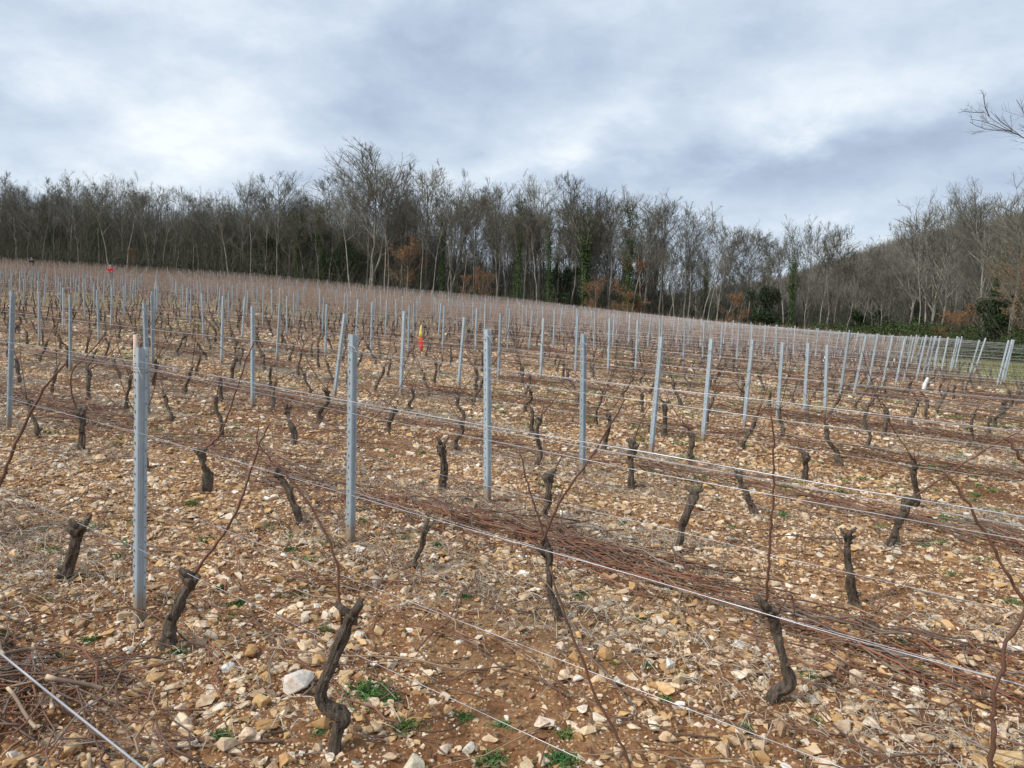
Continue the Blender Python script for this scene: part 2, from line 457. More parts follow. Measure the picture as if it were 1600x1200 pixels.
# ------------------------------------------------------------------ stones
def hull(npts, seed, flat=.6, bevel=False):
    r = np.random.default_rng(seed); bm = bmesh.new()
    pts = r.normal(size=(npts, 3)); pts /= np.linalg.norm(pts, axis=1, keepdims=True); pts *= r.uniform(.75, 1.05, (npts, 1))
    pts *= np.array([1, r.uniform(.6, .95), flat * r.uniform(.75, 1.2)])
    for q in pts: bm.verts.new(q)
    res = bmesh.ops.convex_hull(bm, input=bm.verts[:])
    bmesh.ops.delete(bm, geom=[v for v in bm.verts if not v.link_faces], context='VERTS')
    if bevel:
        bmesh.ops.dissolve_limit(bm, angle_limit=.3, verts=bm.verts[:], edges=bm.edges[:])
        bmesh.ops.bevel(bm, geom=bm.edges[:], offset=.045, segments=1, profile=.6, affect='EDGES', clamp_overlap=True)
    bmesh.ops.triangulate(bm, faces=bm.faces[:])
    bmesh.ops.recalc_face_normals(bm, faces=bm.faces[:])
    bm.verts.index_update()
    V = np.array([v.co[:] for v in bm.verts]); F = np.array([[v.index for v in f.verts] for f in bm.faces]); bm.free()
    return V, F


ROCKS = [hull(9 + i % 4, 100 + i, .38 + .3 * (i % 5) / 4, True) for i in range(20)]
CHIPS = [hull(8, 200 + i, .55) for i in range(14)]
STONE_COLS = np.array([[.66, .51, .35], [.56, .37, .19], [.72, .60, .46], [.47, .28, .12], [.80, .73, .62], [.60, .44, .28], [.38, .25, .15], [.54, .34, .15]])
STONE_P = np.array([.23, .19, .10, .14, .03, .18, .07, .06])


def scatter(lib, pos, size, colr, sink=.25):
    n = len(pos); which = rng.integers(0, len(lib), n); parts = []; cols = []
    for k, (V, F) in enumerate(lib):
        s = np.where(which == k)[0]
        if not len(s): continue
        m = len(s); th = rng.uniform(0, 2 * math.pi, m); tx = rng.normal(0, .22, m); ty = rng.normal(0, .22, m)
        cz, sz = np.cos(th), np.sin(th)
        Rz = np.zeros((m, 3, 3)); Rz[:, 0, 0] = cz; Rz[:, 0, 1] = -sz; Rz[:, 1, 0] = sz; Rz[:, 1, 1] = cz; Rz[:, 2, 2] = 1
        Rx = np.zeros((m, 3, 3)); Rx[:, 0, 0] = 1; Rx[:, 1, 1] = np.cos(tx); Rx[:, 1, 2] = -np.sin(tx); Rx[:, 2, 1] = np.sin(tx); Rx[:, 2, 2] = np.cos(tx)
        Ry = np.zeros((m, 3, 3)); Ry[:, 1, 1] = 1; Ry[:, 0, 0] = np.cos(ty); Ry[:, 0, 2] = np.sin(ty); Ry[:, 2, 0] = -np.sin(ty); Ry[:, 2, 2] = np.cos(ty)
        Rm = Rx @ Ry @ Rz
        VV = np.einsum('mij,vj->mvi', Rm, V) * size[s][:, None, None] + pos[s][:, None, :]
        VV[:, :, 2] += (size[s] * (sink - rng.uniform(0, .45, m)))[:, None]
        o = (np.arange(m) * len(V))[:, None, None]
        parts.append((VV.reshape(-1, 3), (F[None] + o).reshape(-1, 3))); cols.append(np.repeat(colr[s], len(V), 0))
    V, F = merge(parts)
    return V, F, np.concatenate(cols)


def wedge(n, y0, y1, tmax=.95, jitter=True):
    """uniform points on the ground seen between two depths"""
    y = np.sqrt(rng.uniform(y0 * y0, y1 * y1, n)); t = rng.uniform(-tmax, tmax, n)
    return y * t, y


def stone_cloud(n, y0, y1, med, sig, smax, lib, tmax=.95, fieldonly=True):
    x, y = wedge(n, y0, y1, tmax)
    dens = fbm(x * .9, y * .9, 3, 41); ok = (dens - .44) * 2.4 + .92 > rng.uniform(0, 1, n)
    if fieldonly: ok &= in_field(x, y, -.3)
    x, y = x[ok], y[ok]; n = len(x)
    s = np.minimum(rng.lognormal(math.log(med), sig, n), smax)
    c = STONE_COLS[rng.choice(len(STONE_COLS), n, p=STONE_P)] * rng.uniform(.75, 1.12, (n, 1))
    return scatter(lib, np.stack([x, y, gzm(x, y)], -1), s, c)


tiers = [stone_cloud(58000, 1.6, 7, .0150, .60, .055, ROCKS), stone_cloud(85000, 1.6, 8, .0080, .35, .015, CHIPS),
         stone_cloud(120000, 7, 17, .021, .55, .065, CHIPS, .85), stone_cloud(95000, 16, 45, .040, .45, .11, CHIPS, .8)]
V, F = merge([(a, b) for a, b, c in tiers])
tag(link('limestone_rubble', make_mesh('limestone_rubble', V, F, M_STONE, np.concatenate([c for a, b, c in tiers]))), 'pale and ochre limestone rubble strewn over the whole vineyard soil', 'stones', kind='stuff')
# earth crumbs in the soil's own colour
tiers = []
for n, y0, y1, med in ((60000, 1.6, 6, .0062), (40000, 5, 12, .011)):
    x, y = wedge(n, y0, y1); s = rng.lognormal(math.log(med), .4, n)
    c = np.array([.20, .092, .04]) * rng.uniform(.45, 1.45, (n, 1))
    tiers.append(scatter(CHIPS, np.stack([x, y, gzm(x, y)], -1), s, c, .1))
V, F = merge([(a, b) for a, b, c in tiers])
tag(link('soil_clods', make_mesh('soil_clods', V, F, M_STONE, np.concatenate([c for a, b, c in tiers]))), 'orange brown crumbs of earth lying between the stones', 'soil', kind='stuff')

# the largest stones, one by one
for i, (u, v, w, c, lab) in enumerate([
        (466, 1070, 62, (.72, .64, .54), 'large whitish angular stone to the left of the S-shaped near vine'),
        (1046, 1043, 34, (.78, .74, .66), 'bright white pointed stone near the bottom centre right'),
        (1064, 1068, 46, (.62, .46, .26), 'ochre block of stone just below the bright white pointed one'),
        (1156, 1014, 32, (.76, .71, .62), 'white stone left of the elbow-footed near vine'),
        (1568, 1013, 26, (.76, .72, .62), 'smooth white stone near the right edge, behind the tall cut cane'),
        (1422, 1117, 36, (.66, .62, .46), 'pale brick-shaped stone in the cane heap at lower right'),
        (408, 1100, 40, (.60, .40, .18), 'upright ochre stone at lower left beside the near vine'),
        (945, 1030, 38, (.52, .30, .13), 'rounded orange stone near the bottom centre'),
        (730, 1163, 36, (.74, .70, .58), 'cream stone with a ragged edge at the bottom centre'),
        (640, 1190, 62, (.66, .58, .42), 'biggest cream slab at the bottom edge of the photo'),
        (825, 1190, 46, (.60, .47, .29), 'yellowish stone at the bottom edge left of the blurred cane'),
        (104, 1000, 36, (.58, .36, .17), 'broken ochre stone above the brushwood at lower left'),
        (172, 1000, 26, (.64, .52, .38), 'rounded pale stone to the right of the broken ochre one'),
        (1580, 1185, 70, (.58, .42, .22), 'long ochre slab in the bottom right corner'),
        (1378, 800, 20, (.70, .56, .38), 'lone pale stone between the fourth and fifth trellis rows at right'),
        (380, 745, 34, (.66, .50, .30), 'flat ochre slab just left of the nearest post, in its middle height'),
        (357, 1043, 28, (.80, .76, .68), 'brightest white flat stone right of the nearest post')]):
    if i == 15: u, v = 155, 718
    q = hit(u, v + w * .2); d = q[1]; s = w / 2 * d / FPX
    V, F = hull(13, 900 + i, .68, True)
    me = make_mesh('stone', V * s, F, M_STONE, np.tile(np.array([c]) * .86, (len(V), 1)))
    o = link('stone', me, loc=(q[0], q[1], float(gzm(q[0], q[1])) + s * .3), rz=rng.uniform(0, 6))
    tag(o, lab, 'stone', 'stones lying on the vineyard soil')

# ------------------------------------------------------------------ vineyard lattice
O = np.array([-1.75, 3.40]); U = np.array([-.83, .61]); RV = np.array([.815, 1.08])
UL = U / np.linalg.norm(U); NL = np.array([-UL[1], UL[0]])
ORD = 'zeroth first second third fourth fifth sixth seventh eighth ninth tenth eleventh twelfth thirteenth fourteenth fifteenth sixteenth seventeenth eighteenth nineteenth twentieth'.split()


def ordw(i):
    if i <= 20: return ORD[i]
    return '%d%s' % (i, {1: 'st', 2: 'nd', 3: 'rd'}.get(i % 10, 'th') if i % 100 not in (11, 12, 13) else 'th')


def rowp(i, j): return O + (i - 1) * RV + j * U       # i = row number, j in vine steps, posts at multiples of 5


def row_off(i, x):                                       # rows are not perfectly straight
    return 0.0


# --- steel post
def post_mesh(seed, L=1.33):
    th = .0028
    c = np.array([(-.021, .040), (-.021, .004), (-.018, 0), (-.009, 0), (-.005, .006), (.005, .006), (.009, 0), (.018, 0), (.021, .004), (.021, .040)])
    tng = np.gradient(c, axis=0); nr = np.stack([-tng[:, 1], tng[:, 0]], -1); nr /= np.linalg.norm(nr, axis=1, keepdims=True)
    loop = np.vstack([c, (c + nr * th)[::-1]]); loop[:, 1] -= .02; n = len(loop)
    V = np.vstack([np.column_stack([loop, np.full(n, z)]) for z in (-.25, L)])
    i = np.arange(n); F4 = np.stack([i, (i + 1) % n, (i + 1) % n + n, i + n], -1)
    m = len(c); k = np.arange(m - 1); cap = np.stack([k + n, k + 1 + n, (n - 2 - k) + n, (n - 1 - k) + n], -1)
    parts = [(V, [F4, cap])]; nm = [len(F4) + len(cap)]

    def bx(x0, x1, y0, y1, z0, z1):
        v = np.array([(x, y, z) for z in (z0, z1) for y in (y0, y1) for x in (x0, x1)])
        f = np.array([(0, 2, 3, 1), (4, 5, 7, 6), (0, 1, 5, 4), (2, 6, 7, 3), (0, 4, 6, 2), (1, 3, 7, 5)]); return v, [f]
    for z in np.arange(.12, L - .02, .075):
        parts.append(bx(-.0275, -.0215, .000, .006, z, z + .012))      # wire hooks along both flanges
        parts.append(bx(.0215, .0265, .000, .006, z + .03, z + .041))
    nlight = sum(sum(len(f) for f in p[1]) for p in parts)
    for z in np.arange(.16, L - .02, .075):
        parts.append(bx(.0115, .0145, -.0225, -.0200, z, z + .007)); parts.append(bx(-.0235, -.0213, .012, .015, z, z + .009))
    V, F = merge(parts); tot = sum(len(f) for f in F)
    # reorder so material indices follow face order
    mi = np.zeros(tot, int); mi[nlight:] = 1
    return make_mesh('vineyard_post', V, F, [M_POST, M_DARK], None, False, mi)


POSTM = post_mesh(0)
G_POST = 'galvanised steel posts of the vineyard rows'
near_posts = {  # measured feet and heads of the nearest posts: (row, index) -> foot px, head px
    (1, 0): (218, 965, 221, 540), (2, 0): (548, 848, 552, 520), (3, 0): (762, 783, 762, 513), (4, 0): (910, 743, 912, 520), (5, 0): (1017, 710, 1034, 525),
    (6, 0): (1098, 690, 1112, 528), (7, 0): (1162, 668, 1176, 530), (8, 0): (1214, 660, 1223, 535), (4, 1): (395, 638, 395, 478), (2, 1): (14, 668, 20, 457),
    (4, 2): (110, 580, 110, 460), (5, 1): (522, 622, 539, 490), (6, 1): (626, 617, 632, 485), (6, 2): (346, 570, 349, 462), (7, 1): (716, 607, 726, 495),
    (3, 1): (232, 651, 226, 472), (9, 0): (1256, 650, 1263, 535), (10, 0): (1289, 645, 1293, 538)}
post_sites = []      # (i, j, x, y, h, tiltx, tilty)
vine_sites = []
for i in range(0, 125):
    for j in range(-12, 60):
        q = rowp(i, 5 * j) + rng.normal(0, .05, 2) * (i > 0)
        if q[1] < .3 or abs(q[0]) > .80 * q[1] + 1.5 or not in_field(q[0], q[1]): continue
        h = rng.normal(1.31, .035); tx, ty = rng.normal(0, 1.3, 2); ty = ty + 1.2 if i else 0
        last = not in_field(*(rowp(i, 5 * j - 5)))
        if last and i > 6: ty += 5
        if (i, j) in near_posts:
            a, b_, c, d_ = near_posts[(i, j)]; w = hit(a, b_); q = w[:2]
            T = at_y(c, d_, w[1]); vec = T - w; h = float(np.linalg.norm(vec)); ty = math.degrees(math.atan2(vec[0], vec[2])); tx = 0
        post_sites.append([i, j, q[0], q[1], h, tx, ty])
    js_ = [j for j in range(-60, 40) if in_field(*rowp(i, j))]
    if js_ and i > 6:
        je = min(js_)
        if (-je) % 5 > 1 or True:
            q = rowp(i, je + .1)
            if q[1] > .3 and abs(q[0]) < .8 * q[1] + 1.5 and abs(((je) + 2) % 5 - 2) > 0: post_sites.append([i, je / 5 + .02, q[0], q[1], rng.normal(1.3, .03), rng.normal(0, 1), 9 + rng.normal(0, 2)])
    for j in range(-60, 300):
        q = rowp(i, j + .5)
        if q[1] < .3 or abs(q[0]) > .80 * q[1] + 1.5 or not in_field(q[0], q[1]): continue
        if rng.random() < .03 and i > 3: continue
        q = q + rng.normal(0, .05, 2); vine_sites.append([i, j, q[0], q[1]])


def vis(x, y, h=1.0):
    u, v = pix([x, y, float(gz(x, y)) + h]); return -10 < u < 1610 and v < 1230


def region(x, y):
    u = pix([x, y, float(gz(x, y)) + .6])[0]
    return ('at the left' if u < 530 else 'in the middle' if u < 1070 else 'at the right'), ('high up the slope near the wood' if y > 48 else 'well up the slope')


post_sites.sort(key=lambda s: s[3])
allp = [s for s in post_sites if vis(s[2], s[3], 1.3) or vis(s[2], s[3], .1)]
indiv, rest = allp[:298], allp[298:]
offp = [s for s in post_sites if s not in allp and s[3] < 30][:0]
byrow = {}
for s in allp: byrow.setdefault(s[0], []).append(s)
for k in byrow: byrow[k].sort(key=lambda s: pix([s[2], s[3], 0])[0])


def post_rot(s): return (R_(s[5]), R_(s[6]), R_(50 + rng.normal(0, 5)))


for s in indiv:
    o = link('vineyard_post', POSTM, loc=(s[2], s[3], float(gz(s[2], s[3])) - .01))
    o.rotation_mode = 'XYZ'
    o.matrix_world = Matrix.Translation(o.location) @ Euler((R_(s[5]), R_(s[6]), 0)).to_matrix().to_4x4() @ Euler((0, 0, R_(50 + rng.normal(0, 5)))).to_matrix().to_4x4() @ Matrix.Diagonal((1.08, 1.08, s[4] / 1.33, 1))
    k = byrow[s[0]].index(s) + 1; n_ = len(byrow[s[0]])
    if s[3] < 34:
        if s[0] == 1: lab = 'nearest and tallest galvanised post, standing in the first trellis row'
        elif n_ == 1: lab = 'galvanised post, the only one of the %s trellis row in view' % ordw(s[0])
        else: lab = 'galvanised post of the %s trellis row, %s from the left' % (ordw(s[0]), ordw(k))
        if abs(s[6]) > 6: lab = 'tilted ' + lab
    else:
        a, b_ = region(s[2], s[3]); lab = 'thin grey vineyard post %s, %s' % (b_, a)
    tag(o, lab, 'post', G_POST)

    if s[3] < 9:                                           # a twist of wire round the head of the near posts
        a_ = np.linspace(0, 2 * math.pi * 2.6, 60); hz = s[4] - .10 if s[0] > 1 else 1.215
        P = np.stack([np.cos(a_) * (.034 + .004 * np.sin(a_ * 3)), np.sin(a_) * (.032 + .003 * np.cos(a_ * 2)), hz + a_ * .0018 + .006 * np.sin(a_ * .9)], -1)
        P = np.vstack([[[.10, .03, hz - .01], [.07, .035, hz - .005]], P, [[-.03, -.05, hz + .02], [-.02, -.07, hz - .03]]])
        V, F = tubes(P[None], np.full((1, len(P)), .0014), 5); link('wire_tie', make_mesh('wire_tie', V, F, M_WIRE, None, True), o)

# far posts beyond the nearest few hundred
pv = np.array([v.co[:] for v in POSTM.vertices])
far = np.array([[-.025, -.02], [.025, -.02], [.025, .02], [-.025, .02]]); parts = []
for s in rest:
    h = s[4]; L = math.tan(R_(s[6])) * h; g0 = float(gz(s[2], s[3]))
    c, sn = math.cos(.9), math.sin(.9); rr = far @ np.array([[c, sn], [-sn, c]])
    V = np.vstack([np.column_stack([rr + [s[2], s[3]], np.full(4, g0 - .1)]), np.column_stack([rr + [s[2] + L, s[3]], np.full(4, g0 + h)])])
    parts.append((V, [np.array([(0, 1, 5, 4), (1, 2, 6, 5), (2, 3, 7, 6), (3, 0, 4, 7), (4, 5, 6, 7)])]))
if parts:
    V, F = merge(parts)
    tag(link('distant_posts', make_mesh('distant_posts', V, F, M_POST)), 'mass of tiny far posts in the rows below the edge of the wood', 'posts', G_POST, 'stuff')

# --- wires
HEI = [('top', 1.215, .02, .0014), ('second', 1.18, -.03, .0010), ('middle', .885, .02, .0012), ('third', .57, -.02, .0012), ('low', .34, .02, .0012)]
farw = []; postpos = {(s[0], s[1]): s for s in post_sites}
G_WIRE = 'trellis wires strung along the vine rows'
for i in range(0, 110):
    js = [j for j in range(-70, 300) if (lambda q: (q[1] > -.6 and abs(q[0]) < .95 * max(q[1], 0) + 2.5 and in_field(q[0], max(q[1], .6), .4)))(rowp(i, j))]
    if len(js) < 3: continue
    runs = np.split(np.array(js), np.where(np.diff(js) > 1)[0] + 1); js = max(runs, key=len)
    js = np.arange(min(js), max(js) + 1, .5)
    base = O[None] + (i - 1) * RV[None] + js[:, None] * U[None]
    gzb = gz(base[:, 0], base[:, 1])
    ph = (js / 5) % 1; sag = 4 * ph * (1 - ph)
    # pull wires onto the measured posts
    off = np.zeros((len(js), 2)); topx = np.zeros(len(js))
    for j5 in range(int(min(js) // 5) - 1, int(max(js) // 5) + 2):
        s = postpos.get((i, j5))
        if s is None: continue
        wgt = np.clip(1 - np.abs(js - 5 * j5) / 5, 0, 1)[:, None]
        off += wgt * (np.array(s[2:4]) - rowp(i, 5 * j5))[None]; topx += wgt[:, 0] * math.tan(R_(s[6]))
    for name, h, side, r in HEI:
        if (i > 26 and name in ('second', 'third')) or (i == 0 and name == 'second'): continue
        hh = h - (.094 if i == 0 else 0) + (.0 if i else 0)
        sg = rng.uniform(.005, .02) * (3 if name == 'second' else 1)
        xy = base + off + NL[None] * side + np.stack([topx * h, 0 * topx], -1)
        P = np.column_stack([xy, gzb + hh - sag * sg + (rng.normal(0, .002, len(js)))])
        rr = max(r, r * (1 + (abs(P[:, 1]).min() - 8) / 16)); rr = min(rr, .0026)
        V, F = tubes(P[None], np.full((1, len(P)), rr), 5 if i < 3 else 3)
        if i <= 44:
            o = link('trellis_wire', make_mesh('trellis_wire', V, F, M_WIRE, None, True))
            rn = 'row beside the camera' if i == 0 else '%s trellis row' % ordw(i)
            tag(o, 'galvanised %s wire of the %s' % ({'top': 'topmost', 'second': 'slack second', 'middle': 'middle', 'third': 'third lowest' if False else 'lower', 'low': 'lowest'}[name], rn), 'wire', G_WIRE)
        else: farw.append((V, F))
V, F = merge(farw); tag(link('distant_wires', make_mesh('distant_wires', V, F, M_WIRE)), 'fine wires of the far rows below the wood', 'wires', G_WIRE, 'stuff')


# dried tendrils still gripping the wires
n = 420; ii = rng.integers(1, 7, n); jj = rng.uniform(-14, 10, n); hh = np.array([1.215, .885, .57, .34])[rng.integers(0, 4, n)]
c = O[None] + (ii - 1)[:, None] * RV[None] + jj[:, None] * U[None] + NL[None] * .02; ok = (c[:, 1] > 1.6) & (np.abs(c[:, 0]) < .8 * c[:, 1]); c = c[ok]; hh = hh[ok]; n = len(c)
sg = np.linspace(0, 1, 12); ph = rng.uniform(0, 6.28, (n, 1)); tw = rng.uniform(4, 12, (n, 1)); L = rng.uniform(.02, .07, (n, 1)); rr = rng.uniform(.004, .010, (n, 1)); sgn = rng.choice([-1, 1], (n, 1))
P = np.stack([c[:, :1] + UL[0] * sg * L * sgn + rr * np.cos(ph + tw * sg), c[:, 1:] + UL[1] * sg * L * sgn + rr * np.sin(ph + tw * sg) * .6, (gz(c[:, 0], c[:, 1]) + hh)[:, None] - L * sg ** 2 * rng.uniform(-.4, 1.2, (n, 1)) + rr * np.sin(ph + tw * sg)], -1)
V, F = tubes(P, np.full((n, 12), .0009), 3)
tag(link('dried_tendrils', make_mesh('dried_tendrils', V, F, M_CANE, np.tile([[.17, .10, .06]], (len(V), 1)))), 'tiny brown dried tendrils clinging to the near wires', 'tendrils', kind='stuff')

# ------------------------------------------------------------------ vines
def trunk_geo(pts, rads, seed, n=34, k=14):
    """gnarled trunk: a spline tube with knots, ridges and a lumpy head"""
    r = np.random.default_rng(seed)
    q = resample(np.column_stack([pts, np.asarray(rads)]), n); P = q[:, :3]; rd = q[:, 3]
    s = np.linspace(0, 1, n)
    P[:, 0] += np.interp(s, np.linspace(0, 1, 9), r.normal(0, .006, 9)); P[:, 1] += np.interp(s, np.linspace(0, 1, 9), r.normal(0, .008, 9))
    rd = rd * (1 + np.interp(s, np.linspace(0, 1, 14), r.normal(0, .13, 14))); rd[-3:] *= [.95, .75, .35]
    V, F = tubes(P[None], rd[None], k, True)
    Vg = V.reshape(n, k, 3); cen = P[:, None, :]
    tw = np.linspace(0, r.uniform(-2, 2), n)[:, None]
    th = np.arange(k)[None] * 2 * math.pi / k + tw
    ridge = fbm(np.cos(th) * 3.2 + seed, np.sin(th) * 3.2 + s[:, None] * (3 if n > 30 else 2), 3, seed % 997)     # long flaking strips of bark
    lump = 1 + .09 * np.sin(2 * th + r.uniform(0, 6) + s[:, None] * 5) + .07 * np.sin(5 * th + s[:, None] * 9) + (ridge - .44) * 1.15 + r.normal(0, .035, (n, k))
    V = (cen + (Vg - cen) * lump[:, :, None]).reshape(-1, 3)
    parts = [(V, F)]
    H = P[-2]; rh = rads[-1]
    m = r.integers(3, 7) if n > 60 else r.integers(2, 4)                           # spur stubs on the head
    for _ in range(m):
        a = r.uniform(0, 6.28); L = r.uniform(.03, .08); d = np.array([math.cos(a) * .8, math.sin(a) * .5, r.uniform(.35, 1.1)])
        p0 = H + np.array([0, 0, -r.uniform(0, .05)]); PP = np.stack([p0, p0 + d * L * .55, p0 + d * L])
        parts.append(tubes(PP[None], np.array([[rh * .7, rh * .5, rh * .38]]), 8, True))
    m = r.integers(4, 9) if n > 60 else r.integers(1, 4)                           # old pruning knobs on the stem
    for _ in range(m):
        t_ = r.integers(n // 4, n - 4); a = r.uniform(0, 6.28); d = np.array([math.cos(a), math.sin(a), .35]); rr = rd[t_]
        PP = np.stack([P[t_], P[t_] + d * rr * 1.1, P[t_] + d * rr * 1.55])
        parts.append(tubes(PP[None], np.array([[rr * .7, rr * .55, rr * .3]]), 8, True))
    return merge(parts)


CANEC = np.array([.125, .062, .043])


def cane_geo(paths, radii, seed, colr=None, n=16, k=6):
    r = np.random.default_rng(seed); parts = []; cols = []
    for p, rr in zip(paths, radii):
        P = resample(p, n); P += r.normal(0, .0028, P.shape)
        R = np.linspace(rr, rr * .55, n); R[2::3] *= 1.22
        V, F = tubes(P[None], R[None], k, True); parts.append((V, F))
        c = (CANEC if colr is None else np.array(colr)) * r.uniform(.8, 1.2); cols.append(np.tile(c, (len(V), 1)))
    V, F = merge(parts); return V, F, np.concatenate(cols)


G_VINE = 'pruned vine stocks in the rows'
hand = [  # row, trunk pixels foot to head, radii px, cane pixel paths (with px radius)
    (1, [(265, 1012), (262, 985), (276, 958), (288, 925), (298, 900)], [13, 13, 10, 9, 11], [([(296, 905), (330, 860), (365, 800), (385, 740), (400, 690), (412, 668)], 3)], 'leaning vine just right of the nearest post with one long cane'),
    (1, [(520, 1182), (524, 1148), (530, 1130), (502, 1108), (500, 1075), (512, 1040), (528, 1008), (540, 985), (548, 972)], [10, 10, 15, 10, 9, 10, 11, 10, 12], [([(534, 975), (529, 930), (524, 880), (505, 835), (480, 790), (440, 740), (415, 725)], 3.2), ([(548, 972), (556, 955), (562, 940)], 2.5)], 'big S-shaped dark vine at the bottom, nearest stock of the first row'),
    (1, [(92, 907), (108, 890), (120, 868), (128, 838), (133, 815)], [10, 11, 9, 8, 10], [([(136, 812), (142, 808), (146, 802)], 3)], 'short thick vine left of the nearest post leaning right'),
    (2, [(470, 818), (465, 795), (452, 768), (440, 746), (434, 738)], [7, 8, 6, 6, 7], [([(436, 742), (420, 712), (404, 690), (408, 665)], 2)], 'vine of the second row leaning left, just left of its post'),
    (2, [(645, 886), (650, 868), (663, 845), (667, 820)], [6, 4.5, 4.5, 5], [([(667, 822), (672, 806), (668, 795)], 1.5)], 'thin bent vine of the second row right of its post'),
    (2, [(878, 976), (868, 950), (860, 925), (858, 890), (858, 860)], [7, 6, 6, 6, 9], [([(856, 865), (845, 820), (828, 770), (812, 706)], 2.4), ([(846, 850), (878, 775), (925, 705), (972, 622)], 2.6)], 'upright vine of the second row at centre with two long canes'),
    (2, [(1202, 1099), (1212, 1078), (1230, 1066), (1226, 1036), (1219, 1003), (1213, 983), (1206, 962), (1195, 944)], [10, 12, 10, 8, 8, 8, 9, 11], [([(1198, 942), (1200, 880), (1205, 800), (1207, 720), (1204, 645)], 2.8), ([(1215, 960), (1235, 930), (1246, 990)], 2)], 'elbow-footed vine of the second row with a tall straight cane'),
    (2, [(326, 770), (327, 748), (321, 725), (317, 703)], [6, 7.5, 5, 5], [([(320, 702), (345, 678), (360, 640), (375, 600), (388, 560), (403, 530)], 2.1)], 'slim vine of the second row with a cane curving up right'),
    (2, [(125, 705), (126, 680), (124, 660), (121, 642)], [5.5, 5, 5, 6], [([(121, 642), (113, 615), (116, 580), (140, 555), (170, 522)], 1.8)], 'upright vine of the second row at the left with a bent cane'),
    (3, [(692, 766), (694, 740), (693, 715), (690, 693)], [5.5, 5, 5, 6], [([(688, 694), (684, 684)], 2), ([(694, 694), (700, 684)], 2)], 'straight vine with a forked head left of the third row post'),
    (3, [(852, 808), (856, 785), (857, 762), (855, 742)], [5, 5.5, 5, 8], [([(858, 742), (872, 725), (880, 706)], 1.6)], 'knob-headed vine of the third row at centre'),
    (3, [(1060, 866), (1065, 840), (1075, 812), (1085, 786), (1090, 768)], [9, 6.5, 6, 6, 7], [([(1092, 768), (1100, 752)], 1.8)], 'vine of the third row leaning right over the cane heap'),
    (3, [(1335, 942), (1328, 910), (1322, 880), (1318, 850), (1320, 828)], [9, 8, 6.5, 5.5, 5.5], [([(1316, 850), (1315, 836)], 2)], 'dark split-barked vine of the third row right of centre'),
    (4, [(985, 762), (987, 738), (984, 712), (988, 690)], [6, 5.5, 5, 7], [([(990, 690), (1000, 660), (1015, 632)], 1.5)], 'stout vine of the fourth row beside its post'),
    (4, [(1178, 806), (1170, 780), (1160, 757), (1154, 740)], [5, 5, 4.5, 5], [([(1152, 740), (1146, 730)], 1.5)], 'grey vine of the fourth row leaning left'),
    (4, [(1392, 854), (1402, 828), (1413, 800), (1426, 777)], [8, 6.5, 6, 7], [([(1430, 775), (1470, 745), (1520, 708), (1600, 658)], 2.6)], 'vine of the fourth row with a long cane slanting to the right edge'),
    (5, [(1255, 752), (1255, 728), (1253, 706)], [5, 4.5, 4.5], [([(1253, 706), (1249, 690)], 1.5)], 'short upright vine of the fifth row at right'),
    (3, [(456, 698), (458, 678), (450, 655), (445, 640)], [4.5, 5, 4, 4.5], [([(447, 640), (440, 622)], 1.5)], 'curved vine of the third row left of centre'),
]
used = []
for n_, (rw, tp, tr, canes, lab) in enumerate(hand):
    b0 = hit(*tp[0]); d = b0[1]; r_ = np.random.default_rng(500 + n_)
    pts = [at_y(u, v, d) + np.array([0, 0, 0]) for u, v in tp]; pts = np.array(pts); pts[0] = b0
    pts = np.vstack([[b0 + [0, 0, -.06]], pts]); rads = [tr[0]] + tr; rads = np.array(rads) * d / FPX
    pts[:, 1] += np.interp(np.arange(len(pts)), [0, len(pts) - 1], [0, r_.uniform(-.08, .08)])
    root = empty('grapevine', (b0[0], b0[1], b0[2])); tag(root, lab, 'vine', G_VINE); used.append((b0[0], b0[1]))
    rads[:2] *= 1.18; rads[-1] *= 1.25; V, F = trunk_geo(pts, rads * .86, 40 + n_, 80, 26); link('trunk', make_mesh('trunk', V - b0, F, M_VINE, None, True), root)
    hd = pts[-1]
    for cp, cr in canes:
        P = np.array([at_y(u, v, hd[1] + .0) for u, v in cp]); P[:, 1] += np.linspace(0, r_.uniform(-.1, .12), len(P))
        V, F, C_ = cane_geo([P], [cr * .78 * d / FPX], 70 + n_, None, 26)
        c = link('cane', make_mesh('cane', V - b0, F, M_CANE, C_, True), root)

